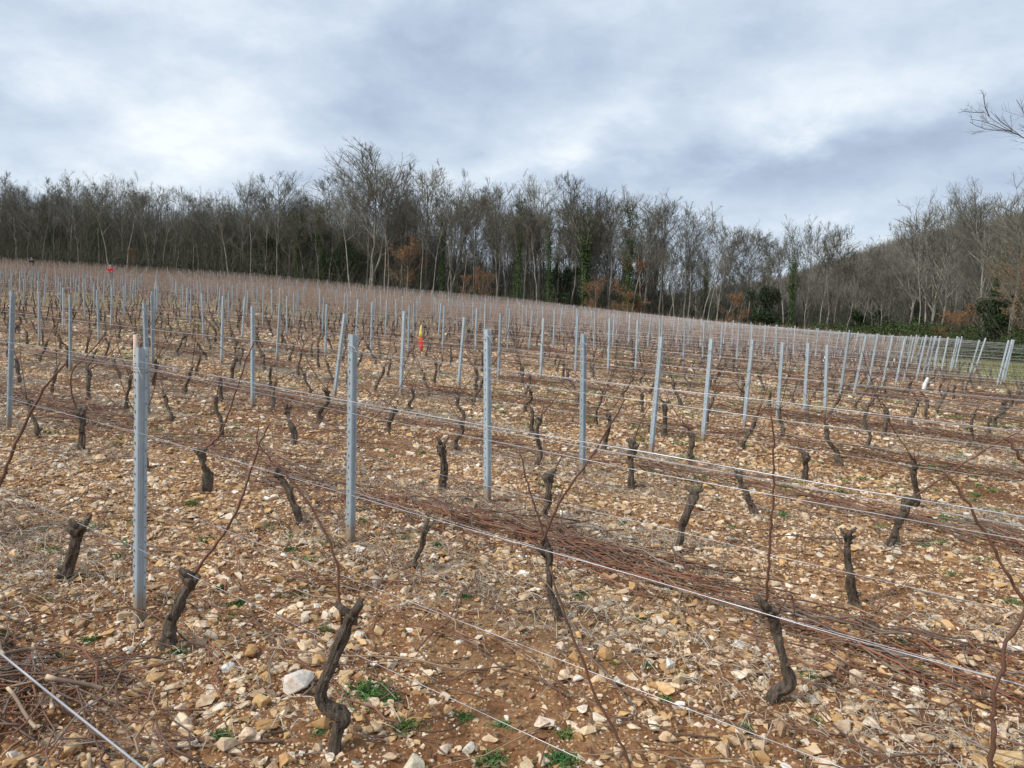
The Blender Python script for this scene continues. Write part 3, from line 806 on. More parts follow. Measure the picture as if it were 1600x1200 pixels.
# vines whose stock stands below the frame and whose canes reach into it
for (x, y, cps, lab) in [
        (.24, 1.86, [([(985, 1215), (968, 1160), (930, 1085), (900, 1005), (880, 955), (858, 885)], 1.86, 2.8)], 'vine below the bottom edge, its brown cane leaning left across the stones'),
        (1.07, 1.30, [([(1552, 1290), (1550, 1200), (1553, 1145), (1552, 1110), (1557, 1070), (1575, 1010), (1600, 955), (1612, 930)], 1.35, 4.4)], 'vine below the frame with the thick brown cane in the right corner'),
        (1.96, 2.26, [([(1660, 1010), (1620, 960), (1590, 925), (1560, 870), (1520, 800), (1476, 735)], 2.26, 3.4), ([(1700, 800), (1640, 760), (1600, 722), (1572, 683)], 2.3, 3.4)], 'vine just outside the right edge, two canes slanting into view'),
        (-3.18, 4.39, [([(-30, 800), (2, 752), (22, 700), (50, 640), (75, 600), (103, 567)], 4.39, 3)], 'vine just outside the left edge with a dark cane arching right')]:
    z0 = float(gz(x, y)); b0 = np.array([x, y, z0]); root = empty('grapevine', b0); tag(root, lab, 'vine', G_VINE); used.append((x, y))
    zt = .25 if y < 2 else .42; pts = np.array([[0, 0, -.05], [.03, 0, .1], [-.01, .01, .6 * zt], [.03, 0, zt]])
    V, F = trunk_geo(pts, [.035, .03, .026, .035], int(abs(x) * 100)); link('trunk', make_mesh('trunk', V, F, M_VINE, None, True), root)
    for cp, dy_, cr in cps:
        P = np.array([at_y(u, v, dy_) for u, v in cp])
        P = np.vstack([b0 + [.03, 0, zt], P])
        V, F, C_ = cane_geo([P], [cr * dy_ / FPX], int(abs(x) * 50) + 9, (.13, .07, .045), 30, 8)
        link('cane', make_mesh('cane', V - b0, F, M_CANE, C_, True), root)

# vine kinds for all the other places
VK = []
for k in range(12):
    r_ = np.random.default_rng(1000 + k); H = r_.uniform(.34, .52); lx = r_.normal(0, .09); ly = r_.normal(0, .05)
    pts = np.array([[0, 0, -.08], [0, 0, 0], [lx * .2 + r_.normal(0, .016), ly * .3, H * .3], [lx * .6 + r_.normal(0, .018), ly * .6, H * .65], [lx, ly, H]])
    V, F = trunk_geo(pts, np.array([.030, .030, .022, .020, .026]) * r_.uniform(.8, 1.15), 1100 + k, 28, 12)
    mt = make_mesh('trunk', V, F, M_VINE, None, True); mc = []
    nc = r_.integers(2, 5); hd = pts[-1]; paths = []
    for c in range(nc):
        a = r_.choice([-1, 1]) * r_.uniform(.15, 1.0); L = r_.uniform(.12, .25) if r_.random() < .5 else r_.uniform(.4, .95)
        e = hd + np.array([math.sin(a) * L, r_.normal(0, .08) * L * 3, math.cos(a) * L])
        m_ = (hd + e) / 2 + np.array([math.sin(a) * .1 * L, 0, -.05 * L]); paths.append(np.stack([hd, m_, e]))
    for p_ in paths:
        V, F, C_ = cane_geo([p_], [.0048], 1200 + k, None, 7, 4); mc.append(make_mesh('cane', V, F, M_CANE, C_, True))
    VK.append((mt, mc))
vine_sites.sort(key=lambda s: s[3])
cand = [s for s in vine_sites if vis(s[2], s[3], .5) and all((s[2] - a) ** 2 + (s[3] - b_) ** 2 > .3 ** 2 for a, b_ in used)]
NV = 275
vrow = {}
for s in cand: vrow.setdefault(s[0], []).append(s)
for k in vrow: vrow[k].sort(key=lambda s: pix([s[2], s[3], 0])[0])
for s in cand[:NV]:
    k = rng.integers(0, 12); mt, mc = VK[k]
    root = empty('grapevine', (s[2], s[3], float(gz(s[2], s[3]))), (0, 0, rng.uniform(-.7, .7) + (math.pi if rng.random() < .5 else 0)), rng.uniform(.85, 1.15))
    link('trunk', mt, root)
    for m_ in mc: link('cane', m_, root)
    kk = vrow[s[0]].index(s) + 1
    # which post it stands next to
    ps = byrow.get(s[0], []); pn = min(range(len(ps)), key=lambda q: (ps[q][2] - s[2]) ** 2 + (ps[q][3] - s[3]) ** 2) if ps else None
    if s[3] < 14.5 and pn is not None:
        dj = s[1] + .5 - 5 * ps[pn][1]; side = 'right' if dj < 0 else 'left'; nth = int(abs(dj) + .5)
        pw = 'its post' if len(ps) == 1 else 'its %s post from the left' % ordw(pn + 1)
        lab = '%s row vine, %s on the %s of %s' % (ordw(s[0]), ordw(max(nth, 1)), side, pw)
    else:
        a, _ = region(s[2], s[3]); lab = 'small dark pruned vine stock in the middle distance, %s' % a
    tag(root, lab, 'vine', G_VINE)
# all further vines: stocks, and upslope the unpruned reddish canes still standing
rest = np.array([[s[2], s[3]] for s in cand[NV:]]); n = len(rest)
b0 = np.column_stack([rest, gz(rest[:, 0], rest[:, 1])])
H = rng.uniform(.35, .5, n); lx = rng.normal(0, .1, n)
P = np.stack([b0, b0 + np.column_stack([lx * .5 + rng.normal(0, .03, n), rng.normal(0, .03, n), H * .5]), b0 + np.column_stack([lx, rng.normal(0, .04, n), H])], 1)
parts = [tubes(P, np.tile([[.032, .026, .03]], (n, 1)), 4)]
cols = [np.tile([[.055, .038, .028]], (n * 12, 1))]
hd = P[:, -1]; unp = rest[:, 1] > 25 + 12 * fbm(rest[:, 0] * .08, rest[:, 1] * .08, 2, 5) + 110 * np.clip(-rest[:, 0] / rest[:, 1] - .25, 0, .4)
for k in range(10):
    sel = unp if k > 1 else np.ones(n, bool)
    m = sel.sum(); a = rng.normal(0, .28, m); L = rng.uniform(.45, 1.0, m) * np.where(unp[sel], 1, .6); st = rng.uniform(-.35, .35, m)
    s0 = hd[sel] + np.column_stack([UL[0] * st, UL[1] * st, np.zeros(m)])
    e = s0 + np.column_stack([np.sin(a) * L, rng.normal(0, .12, m), np.cos(a) * L])
    mid = (s0 + e) / 2 + rng.normal(0, .04, (m, 3))
    parts.append(tubes(np.stack([s0, mid, e], 1), np.tile([[.0066, .0055, .004]], (m, 1)), 3))
    c = np.array([.27, .175, .115]) * rng.uniform(.6, 1.3, (m, 1)); cols.append(np.repeat(c, 9, 0))
V, F = merge(parts)
tag(link('distant_vines', make_mesh('distant_vines', V, F, M_CANE, np.concatenate(cols))), 'countless far vines with reddish upright canes up the slope', 'vines', G_VINE, 'stuff')


# ------------------------------------------------------------------ pruned canes lying in the alleys
def cane_heap(i, j0, j1, per_m, width, height, shift=.5, rad=.0042, two=True):
    """canes thrown down between row i and row i+1, from vine step j0 to j1"""
    L = abs(j1 - j0) * 1.03; n = int(L * per_m)
    j = rng.uniform(min(j0, j1), max(j0, j1), n)
    keep = fbm(j * .5 + i * 7, j * 0, 2, 60 + i) * 1.6 - .1 > rng.uniform(0, 1, n) * .9
    j = j[keep]; n = len(j)
    c = O[None] + (i - 1 + shift) * RV[None] + j[:, None] * U[None] + NL[None] * (rng.normal(0, width, (n, 1)) + .12 * np.sin(j * 1.7)[:, None])
    a = rng.normal(0, .6, n) + math.atan2(UL[1], UL[0]) + (rng.random(n) < .28) * rng.uniform(-1.4, 1.4, n)
    ln = rng.uniform(.15, 1.0, n) * (1 if i else .75); N = 7; s = np.linspace(-.5, .5, N)
    bend = rng.normal(0, .16, n)[:, None] * (s[None] ** 2 - .1) * ln[:, None] + .02 * np.sin(s[None] * 12 + rng.uniform(0, 6, (n, 1)))
    X = c[:, :1] + np.cos(a)[:, None] * s[None] * ln[:, None] - np.sin(a)[:, None] * bend
    Y = c[:, 1:] + np.sin(a)[:, None] * s[None] * ln[:, None] + np.cos(a)[:, None] * bend
    zz = rng.uniform(0, 1, n) ** 1.6 * height * np.exp(-((rng.normal(0, .6, n)) ** 2)); tilt = rng.normal(0, .10, n)
    Z = gzm(X, Y) * .3 + gz(X, Y) * .7 + .012 + zz[:, None] + np.abs(tilt[:, None] * (s[None] + .5) * ln[:, None]) * .8
    P = np.stack([X, Y, Z], -1)
    r = rng.uniform(.6, 1.35, (n, 1)) * rad * np.linspace(1.15, .6, N)[None]; r[:, 2::2] *= 1.12
    col = np.array([[.17, .088, .056], [.23, .095, .052], [.13, .08, .058], [.27, .18, .11], [.19, .15, .115]])[rng.choice(5, n, p=[.3, .22, .2, .14, .14])] * rng.uniform(.7, 1.25, (n, 1))
    k = 5 if i <= 4 else 3
    V, F = tubes(P, r, k, i <= 2)
    return V, F, np.repeat(col, N * k, 0)


def frame_range(i, shift):
    js = [j for j in np.arange(-70, 300, 1.) if (lambda q: q[1] > .5 and abs(q[0]) < .82 * q[1] + 1 and in_field(q[0], q[1]))(O + (i - 1 + shift) * RV + j * U)]
    return (min(js), max(js)) if js else None


HEAPN = {0: 'bottom left corner beside the nearest wire'}
for i in range(0, 44, 2):
    fr = frame_range(i, .5)
    if not fr: continue
    if i == 0: V, F, C_ = cane_heap(0, -1.35, 3.4, 150, .14, .09, .47, .0036)
    else: V, F, C_ = cane_heap(i, fr[0], fr[1], (92 if i == 2 else 66) if i < 9 else 24, .15 if i < 6 else .22, .075, .50 if i > 2 else .58, .0040 if i < 9 else .0055)
    if i == 0:      # thicker sawn pieces with pale cut ends on top of the brushwood
        m = 13; c = O + (.55 - 1) * RV + rng.uniform(-1.1, 1.6, (m, 1)) * U + rng.normal(0, .1, (m, 2)); a = rng.uniform(0, 3.1, m); L = rng.uniform(.12, .32, m); sg = np.linspace(-.5, .5, 6)
        X = c[:, :1] + np.cos(a)[:, None] * sg * L[:, None]; Y = c[:, 1:] + np.sin(a)[:, None] * sg * L[:, None] + .006 * np.sin(sg * 5)[None]; Z = gz(X, Y) + rng.uniform(.04, .13, (m, 1)) + sg * rng.normal(0, .06, (m, 1))
        V2, F2 = tubes(np.stack([X, Y, Z], -1), rng.uniform(.005, .009, (m, 1)) * np.array([[1, .97, 1.05, .95, 1, .98]]), 8, True)
        C2 = np.repeat(np.array([.19, .13, .09]) * rng.uniform(.6, 1.2, (m, 1)), 48, 0); C2 = C2.reshape(m, 6, 8, 3); C2[:, 0] = [.62, .48, .30]; C2[:, -1] = [.62, .48, .30]
        V, F = merge([(V, F), (V2, F2)]); C_ = np.concatenate([C_, C2.reshape(-1, 3)])
    o = link('cane_heap', make_mesh('cane_heap', V, F, M_CANE, C_, True))
    lab = 'brushwood of cut canes in the bottom left corner under the nearest wire' if i == 0 else 'long heap of reddish cut canes between the %s and %s trellis rows' % (ordw(i), ordw(i + 1))
    tag(o, lab, 'cane heap', 'heaps of cut canes in the alleys', 'stuff')
# stray canes everywhere else
prt = []
for i in range(0, 40):
    fr = frame_range(i, 0)
    if not fr: continue
    V, F, C_ = cane_heap(i, fr[0], fr[1], 26 if i < 12 else 42, .5, .03, rng.uniform(.2, .8), .0034 if i < 10 else .005); prt.append((V, F, C_))
V, F = merge([(a, b_) for a, b_, c in prt])
tag(link('stray_canes', make_mesh('stray_canes', V, F, M_CANE, np.concatenate([c for a, b_, c in prt]), True)), 'single cut canes and twigs strewn over the stones', 'twigs', kind='stuff')

# grey dead weeds under the wires, brown leaf scraps
prt = []; cl_ = []
for i in range(1, 16):
    fr = frame_range(i, 0); n = int((fr[1] - fr[0]) * (640 if i < 4 else 420 if i < 9 else 100)); n = min(n, 12000)
    j = rng.uniform(fr[0], fr[1], n); keep = vnoise(j * .9 + i * 13, j * 0, 70) > rng.uniform(.2, .85, n); j = j[keep]; n = len(j)
    c = O[None] + (i - 1) * RV[None] + j[:, None] * U[None] + NL[None] * rng.normal(0, .24, (n, 1))
    a = rng.uniform(0, 6.28, n); L = rng.uniform(.03, .16, n); N = 4; s = np.linspace(0, 1, N)
    X = c[:, :1] + np.cos(a)[:, None] * s * L[:, None]; Y = c[:, 1:] + np.sin(a)[:, None] * s * L[:, None] + .01 * np.sin(s * 5)[None]
    Z = gzm(X, Y) + .006 + rng.uniform(0, .018, (n, 1)) + np.sin(s * 3.1)[None] * rng.uniform(0, .03, (n, 1))
    r = np.full((n, N), .0015 if i < 5 else .0024); V, F = tubes(np.stack([X, Y, Z], -1), r, 3); prt.append((V, F))
    cl_.append(np.repeat(np.array([.40, .35, .28]) * rng.uniform(.5, 1.25, (n, 1)), N * 3, 0))
V, F = merge(prt); tag(link('dead_weeds', make_mesh('dead_weeds', V, F, M_STRAW, np.concatenate(cl_))), 'grey dead weed stems matted under the wires', 'dead weeds', kind='stuff')


def quads(c, size, flat=1.0, asp=.6):
    n = len(c); a = rng.normal(size=(n, 3)); a[:, 2] *= flat; a /= np.linalg.norm(a, axis=1, keepdims=True)
    b_ = np.cross(a, rng.normal(size=(n, 3)) * [flat, flat, 1]); b_ /= np.linalg.norm(b_, axis=1, keepdims=True) + 1e-9
    s = size[:, None]; bendv = np.cross(a, b_) * s * .3
    V = np.stack([c - a * s, c + b_ * s * asp + bendv, c + a * s, c - b_ * s * asp + bendv], 1).reshape(-1, 3)
    return V, [np.arange(4 * n).reshape(n, 4)]


x, y = wedge(22000, 1.6, 16); ok = in_field(x, y) & (vnoise(x * 1.1, y * 1.1, 88) > rng.uniform(.2, .8, 22000)); x, y = x[ok], y[ok]
V, F = quads(np.stack([x, y, gzm(x, y) + rng.uniform(.008, .025, len(x))], -1), rng.uniform(.008, .026, len(x)), .25)
tag(link('leaf_litter', make_mesh('leaf_litter', V, F, M_LEAF, np.repeat(np.array([.20, .125, .07]) * rng.uniform(.5, 1.5, (len(x), 1)), 4, 0))), 'brown scraps of fallen vine leaves', 'leaf litter', kind='stuff')

# ------------------------------------------------------------------ weeds
WK = []
for k in range(5):
    r_ = np.random.default_rng(k + 60); n = 120; rr = np.minimum(np.abs(r_.normal(0, .034, n)), .07); a = r_.uniform(0, 6.28, n)
    c = np.stack([np.cos(a) * rr * 1.3, np.sin(a) * rr, r_.uniform(.003, .030, n) * (1.2 - rr * 12).clip(.3, 1)], -1)
    V, F = quads(c, r_.uniform(.006, .015, n), .7, .4)
    nb = 40; a = r_.uniform(0, 6.28, nb); L = r_.uniform(.03, .065, nb); b0_ = np.column_stack([r_.normal(0, .018, nb), r_.normal(0, .018, nb), np.zeros(nb)])
    e = b0_ + np.column_stack([np.cos(a) * L * .7, np.sin(a) * L * .7, L * r_.uniform(.3, .8, nb)]); V2, F2 = tubes(np.stack([b0_, (b0_ + e) / 2 + [0, 0, .008], e], 1), np.tile([[.0016, .0014, .0005]], (nb, 1)), 3)
    VV, FF = merge([(V, F), (V2, F2)])
    base_c = np.array([[.085, .17, .04], [.06, .14, .04], [.17, .21, .06], [.07, .16, .05], [.12, .18, .06]][k])
    cc = np.vstack([np.repeat(base_c * .78 * r_.uniform(.6, 1.4, (n, 1)), 4, 0), np.repeat(base_c * .8 * r_.uniform(.7, 1.5, (nb, 1)), 9, 0)])
    WK.append(make_mesh('weed_tuft', VV, FF, M_LEAF, cc))
weeds = [(570, 1092, 2.6, 'wide leafy green weed right of the S-shaped near vine'), (606, 1097, 1.6, 'second leafy weed right of the S-shaped near vine'), (632, 1142, 1.8, 'olive weed among stones below the near leafy weeds'),
         (785, 1140, 1.3, 'bright green weed at the bottom centre'), (376, 945, 1.5, 'green weed right of the nearest post above the leaning vine'), (278, 1018, 1.3, 'green weed at the foot of the leaning vine'), (138, 994, 1.4, 'green weed left of the nearest post beside ochre stone'),
         (222, 964, .8, 'tiny weed at the foot of the nearest post'), (693, 932, 1.1, 'left of a pair of small round weeds at centre'), (726, 943, 1.2, 'right of a pair of small round weeds at centre'), (1264, 1065, 1.4, 'green weed right of the elbow-footed vine'),
         (1168, 1142, 1.5, 'green weed below the elbow-footed vine'), (1404, 1014, 1.3, 'green weed among canes at lower right'), (1345, 1108, .8, 'small weed beside the pale brick-shaped stone'), (1272, 1130, .9, 'thin pale weed at the lower right'), (1582, 943, 1.5, 'dark green tuft by the right edge'),
         (905, 935, 1.4, 'bluish green weed at the edge of the big cane heap'), (1000, 972, 1.3, 'green weed under the cane heap right of centre'), (1012, 1048, .8, 'tiny weed left of the white pointed stone'), (960, 1048, .8, 'tiny weed beside the rounded orange stone'), (1040, 1095, 1.2, 'pale green weed below the ochre block'),
         (885, 1150, 1.6, 'yellow green weed at the bottom right of centre'), (880, 1188, 1.9, 'bluish weed on the bottom edge of the photo'), (770, 1190, 1.9, 'dark green weed on the bottom edge at centre'), (722, 1120, 1.2, 'blue-green weed left of the bottom wire'), (654, 1073, .9, 'small weed at the crossing of the low wires'),
         (500, 1150, 1.1, 'weed at the left of the S-shaped vine foot'), (508, 990, 1.2, 'pale weed left of the S-shaped vine head'), (345, 1170, 1.4, 'bright weed at the bottom left of centre'), (160, 1055, 1.3, 'weed below the rounded pale stone'), (45, 1095, 1.5, 'weed in the brushwood at the left'), (1435, 1050, 1.6, 'yellow green patch of weed at lower right'),
         (1130, 912, 1.6, 'green weed behind the cane heap right of centre'), (1100, 900, 1.2, 'smaller weed just left of another behind the cane heap'), (1222, 808, 1.6, 'green tuft between the third and fourth rows at right'), (1310, 822, 1.2, 'small green tuft right of another between the third and fourth rows'), (1442, 855, 1.4, 'green tuft right of the slanting vine'),
         (455, 862, 1.3, 'green weed below the second row vine left of its post'), (570, 800, 1.6, 'dark green weed behind the foot of the second post'), (565, 822, 1.3, 'weed at the foot of the second post'), (630, 848, 1.3, 'green weed left of the thin bent vine'), (684, 857, 1.2, 'green weed right of the thin bent vine'),
         (603, 702, 1.5, 'green weed at centre left among rust-coloured soil'), (612, 714, 1.6, 'yellowish moss patch at centre left'), (660, 710, 1.4, 'grey-green weed patch left of the forked vine'), (725, 783, 1.3, 'green weed left of the third post'), (775, 808, 1.0, 'small weed right of the third post foot'),
         (73, 833, 1.2, 'dark green weed near the left edge'), (118, 732, 1.4, 'green weed beside a dark scrap at the left'), (264, 768, 1.3, 'green weed right of the nearest post, middle height'), (300, 790, 2.0, 'wide mossy patch right of the nearest post'), (247, 688, 1.4, 'mossy grass just right of the nearest post'), (460, 670, 1.0, 'small green weed left of the second post'),
         (956, 747, 1.4, 'green weed right of the fourth post'), (925, 787, 1.2, 'green weed below the fourth post'), (963, 784, 1.1, 'green weed below and right of the fourth post'), (842, 758, 1.6, 'lime green patch beside the knob-headed vine'), (870, 760, 1.3, 'dark green weed right of the knob-headed vine'), (975, 818, 1.6, 'long dark green weed below the middle wire'), (912, 843, 1.2, 'grey green weed at centre, below the fourth post'),
         (1090, 818, 1.0, 'green weed right of the leaning third row vine'), (1114, 820, 1.0, 'second green weed right of the leaning third row vine'), (1150, 728, 1.5, 'moss patch right of the sixth post')]
for n_, (u, v, s, lab) in enumerate(weeds):
    q = hit(u, v); k = 2 if ('yellow' in lab or 'moss' in lab or 'lime' in lab or 'pale' in lab or 'olive' in lab) else [0, 1, 3, 4][n_ % 4]
    o = link('weed_tuft', WK[k], loc=(q[0], q[1], float(gzm(q[0], q[1])) - .002), rz=rng.uniform(0, 6)); o.scale = (s * .6, s * .6, s * .45)
    tag(o, lab, 'weed', 'green weed tufts on the soil')
# sparse small weeds farther off, past counting
xs, ys = wedge(5200, 2.0, 30); ok = in_field(xs, ys) & (vnoise(xs * .5, ys * .5, 99) > .5); xs, ys = xs[ok], ys[ok]
prt = []; cl_ = []
wv = [(np.array([v.co[:] for v in m.vertices])) for m in WK]
for q in range(len(xs)):
    c = np.array([xs[q], ys[q], float(gzm(xs[q], ys[q]))]); n = 34; rr = np.abs(rng.normal(0, .035, n)) * (1 + ys[q] / 25); a = rng.uniform(0, 6.28, n)
    V, F = quads(c + np.stack([np.cos(a) * rr * 1.3, np.sin(a) * rr, rng.uniform(.004, .03, n)], -1), rng.uniform(.007, .014, n) * (1 + ys[q] / 20), .5, .4); prt.append((V, F))
    cl_.append(np.repeat(np.array([.095, .17, .05]) * rng.uniform(.7, 1.4) * rng.uniform(.7, 1.3, (n, 1)), 4, 0))
V, F = merge(prt); tag(link('small_weeds', make_mesh('small_weeds', V, F, M_LEAF, np.concatenate(cl_))), 'scattered tiny weeds between the rows', 'weeds', kind='stuff')
# grass blades: field edge at right and dry patch up left
xs = rng.uniform(10, 40, 90000); ys = rng.uniform(14, 62, 90000)
ok = (xs > 13.0 - 1.8 * np.clip((ys - 17) / 6, 0, 1) + .38 * (ys - 20)) & (xs < .85 * ys + 1) & (ys < edge_y(xs / ys) + 1) & (rng.random(90000) < 1.4 - ys / 60)
x1, y1 = xs[ok], ys[ok]; c1 = np.array([.23, .24, .09]) * rng.uniform(.6, 1.35, (len(x1), 1))
x2 = rng.normal(-20, 13, 26000); y2 = rng.normal(42, 6, 26000); ok = (fbm(x2 * .25, y2 * .25, 2, 8) > .4) & in_field(x2, y2); x2, y2 = x2[ok], y2[ok]
c2 = np.array([.45, .38, .22]) * rng.uniform(.6, 1.25, (len(x2), 1))
for nm, lab, xa, ya, cA, hA in (('grass', 'short yellow green grass beyond the row ends at the right', x1, y1, c1, .10), ('dry_grass', 'straw-coloured dry grass among the far rows at the left', x2, y2, c2, .26)):
    n = len(xa); b0 = np.stack([xa, ya, gz(xa, ya)], -1); L = rng.uniform(.5, 1.3, n) * hA; e = b0 + np.stack([rng.normal(0, .35, n) * L, rng.normal(0, .35, n) * L, L], -1); w = rng.uniform(.006, .014, n)[:, None] * np.array([[1, .3, 0]])
    V = np.stack([b0 - w, b0 + w, e], 1).reshape(-1, 3)
    tag(link(nm, make_mesh(nm, V, np.arange(3 * n).reshape(n, 3), M_STRAW, np.repeat(cA, 3, 0))), lab, 'grass', kind='stuff')

# ------------------------------------------------------------------ small things among the rows
# wooden stake behind the nearest post
q = np.array([-1.80, 3.50]); z0 = float(gz(*q))
P = np.array([[q[0] + .03, q[1], z0 - .1], [q[0] + .015, q[1], z0 + .7], [q[0] + .0, q[1], z0 + 1.325]])
V, F = tubes(resample(P, 10)[None], np.array([[.013] * 9 + [.009]]), 8, True)
tag(link('wooden_stake', make_mesh('wooden_stake', V - [q[0], q[1], z0], F, M_PALEWOOD, None, True), loc=(q[0], q[1], z0)), 'pale wooden stake showing its tip above the nearest steel post', 'stake')
# white vine guards
for (u, v, w, h, lab) in [(1443, 612, .11, .40, 'large white vine guard leaning right near the right-hand posts'), (995, 541, .12, .34, 'white vine guard between posts right of centre'), (528, 489, .14, .36, 'white vine guard standing far off left of centre'),
                          (580, 479, .13, .28, 'smaller far white vine guard right of another, left of centre'), (1287, 567, .12, .30, 'small white vine guard behind the row of posts at right'), (1395, 570, .10, .30, 'pinkish white vine guard near the right-hand posts'), (211, 565, .1, .22, 'white vine guard just behind the tip of the nearest post')]:
    q = hit(u, v); r0 = w * .4; h *= .85
    P = np.array([[0, 0, -.03], [.01, 0, h * .4], [h * .22, 0, h]])
    N = 9; Pr = resample(P, N); V, F = tubes(Pr[None], (np.array([1, 1.02, 1.03, 1.03, 1.0, .96, .9, .8, .62]) * r0)[None], 12)
    Vi, Fi = tubes(Pr[None], (np.array([1, 1.02, 1.03, 1.03, 1.0, .96, .9, .8, .62]) * r0 * .93)[None], 12)
    V, F = merge([(V, F), (Vi, [Fi[0][:, ::-1]])])
    tag(link('vine_guard', make_mesh('vine_guard', V, F, M_WHITE, None, True), loc=q), lab, 'vine guard', 'white guards round young vines')
# yellow and red marker
q = hit(657, 556); root = empty('marker_pennant', q, (0, 0, 0), 1.12); tag(root, 'narrow marker, yellow above and red below, leaning between the rows', 'marker')
d = q[1] / FPX


def spindle(zs, ws, xs, th=.018):
    n = len(zs); V = []; k = 8
    for z, w, x in zip(zs, ws, xs):
        for a in range(k): V.append((x + math.cos(a * math.pi / 4) * w, math.sin(a * math.pi / 4) * max(th, .004) * (w / .05 + .15), z))
    V = np.array(V); idx = np.arange(n * k).reshape(n, k)
    F = np.stack([idx[:-1], np.roll(idx[:-1], -1, 1), np.roll(idx[1:], -1, 1), idx[1:]], -1).reshape(-1, 4)
    return V, [F, idx[:1, ::-1], idx[-1:]]


for nm, zs, ws, xs, m_ in (('red_panel', [.10, .20, .34, .44], [.018, .040, .046, .040], [.025, .015, 0, -.008], M_RED), ('yellow_panel', [.442, .52, .62, .72], [.039, .035, .025, .008], [-.008, -.010, -.008, -.004], M_YEL), ('foot', [-.08, 0, .098], [.008, .012, .020], [.055, .042, .026], M_PALEWOOD)):
    V, F = spindle(zs, ws, xs); link(nm, make_mesh(nm, V, F, m_, None, True), root)


# ------------------------------------------------------------------ people
def skinned(name, verts, edges, radii, m_, parent, sub=2):
    me = bpy.data.meshes.new(name); me.from_pydata(verts, edges, []); me.materials.append(m_)
    o = link(name, me, parent); md = o.modifiers.new('skin', 'SKIN')
    for i, r in enumerate(radii):
        r = r if isinstance(r, tuple) else (r, r); me.skin_vertices[0].data[i].radius = r
        me.skin_vertices[0].data[i].use_root = (i == 0)
    md.use_smooth_shade = True
    s_ = o.modifiers.new('sub', 'SUBSURF'); s_.levels = sub; s_.render_levels = sub
    return o


def person(loc, rz, lab, top, low, hair, bend=.25, sc=1):
    root = empty('person', loc, (0, 0, rz), sc); tag(root, lab, 'person')
    b_ = bend
    pel = (0, 0, .93); che = (0, -b_ * .5, 1.28); nec = (0, -b_ * .8, 1.46); hea = (0, -b_ * 1.0, 1.58); crown = (0, -b_ * 1.05, 1.72)
    V = [pel, che, nec, hea, crown, (.10, 0, .88), (.12, -.03, .50), (.12, .02, .09), (.12, -.12, .04), (-.10, 0, .88), (-.12, -.03, .50), (-.12, .02, .09), (-.12, -.12, .04),
         (.19, -b_ * .65, 1.38), (.27, -b_ * .7 - .05, 1.12), (.20, -b_ - .26, 1.02), (.17, -b_ - .34, 1.02), (-.19, -b_ * .65, 1.38), (-.27, -b_ * .7 - .05, 1.12), (-.20, -b_ - .26, 1.02), (-.17, -b_ - .34, 1.02)]
    E_ = [(0, 1), (1, 2), (2, 3), (3, 4), (0, 5), (5, 6), (6, 7), (7, 8), (0, 9), (9, 10), (10, 11), (11, 12), (2, 13), (13, 14), (14, 15), (15, 16), (2, 17), (17, 18), (18, 19), (19, 20)]
    rd = [(.15, .11), (.16, .11), .058, (.075, .095), (.06, .075), .085, .058, .042, .04, .085, .058, .042, .04, .062, .042, .03, .026, .062, .042, .03, .026]
    skinned('body', V, E_, rd, M_SKIN, root)
    # face
    fx, fy, fz = 0, -b_ - .09, 1.60
    V2, F2 = merge([(hull(20, 3)[0] * [.014, .022, .028] + [0, fy - .01, fz], hull(20, 3)[1]), (hull(12, 4)[0] * .014 + [.032, fy + .01, fz + .03], hull(12, 4)[1]), (hull(12, 4)[0] * .014 + [-.032, fy + .01, fz + .03], hull(12, 4)[1])])
    link('face', make_mesh('face', V2, F2, M_SKIN), root)
    # jacket
    Vj = [(0, .0, .86), pel, che, (0, -b_ * .75, 1.42), V[13], V[14], (.21, -b_ - .20, 1.035), V[17], V[18], (-.21, -b_ - .20, 1.035)]
    Ej = [(0, 1), (1, 2), (2, 3), (3, 4), (4, 5), (5, 6), (3, 7), (7, 8), (8, 9)]
    skinned('jacket', Vj, Ej, [(.19, .15), (.19, .15), (.205, .15), (.12, .10), .088, .066, .052, .088, .066, .052], top, root)
    Vt = [(0, 0, .92), V[5], V[6], (.12, .02, .12), V[9], V[10], (-.12, .02, .12)]
    skinned('trousers', Vt, [(0, 1), (1, 2), (2, 3), (0, 4), (4, 5), (5, 6)], [(.165, .13), .105, .075, .06, .105, .075, .06], low, root)
    skinned('hair', [(0, -b_ * .97 + .02, 1.60), (0, -b_ * 1.02 + .01, 1.70), (0, -b_ * 1.04, 1.745)], [(0, 1), (1, 2)], [(.075, .085), (.088, .098), (.05, .06)], hair, root)
    for s_ in (-1, 1): skinned('boot', [(.12 * s_, .03, .13), (.12 * s_, .03, .05), (.12 * s_, -.14, .035)], [(0, 1), (1, 2)], [.058, .055, .042], M_BOOT, root)
    return root


q = hit(174, 440); person((q[0], q[1], q[2]), .1, 'person in a bright red jacket and dark trousers working among the rows', M_JACK, M_TROU, plain('pale_cap', (.6, .5, .45)), .22, 1.0)
q = hit(51, 424); person((q[0], q[1], q[2]), .3, 'person in dark clothes working far up the slope at the left', M_COAT, M_TROU, M_HAIR, .35, 1.0)


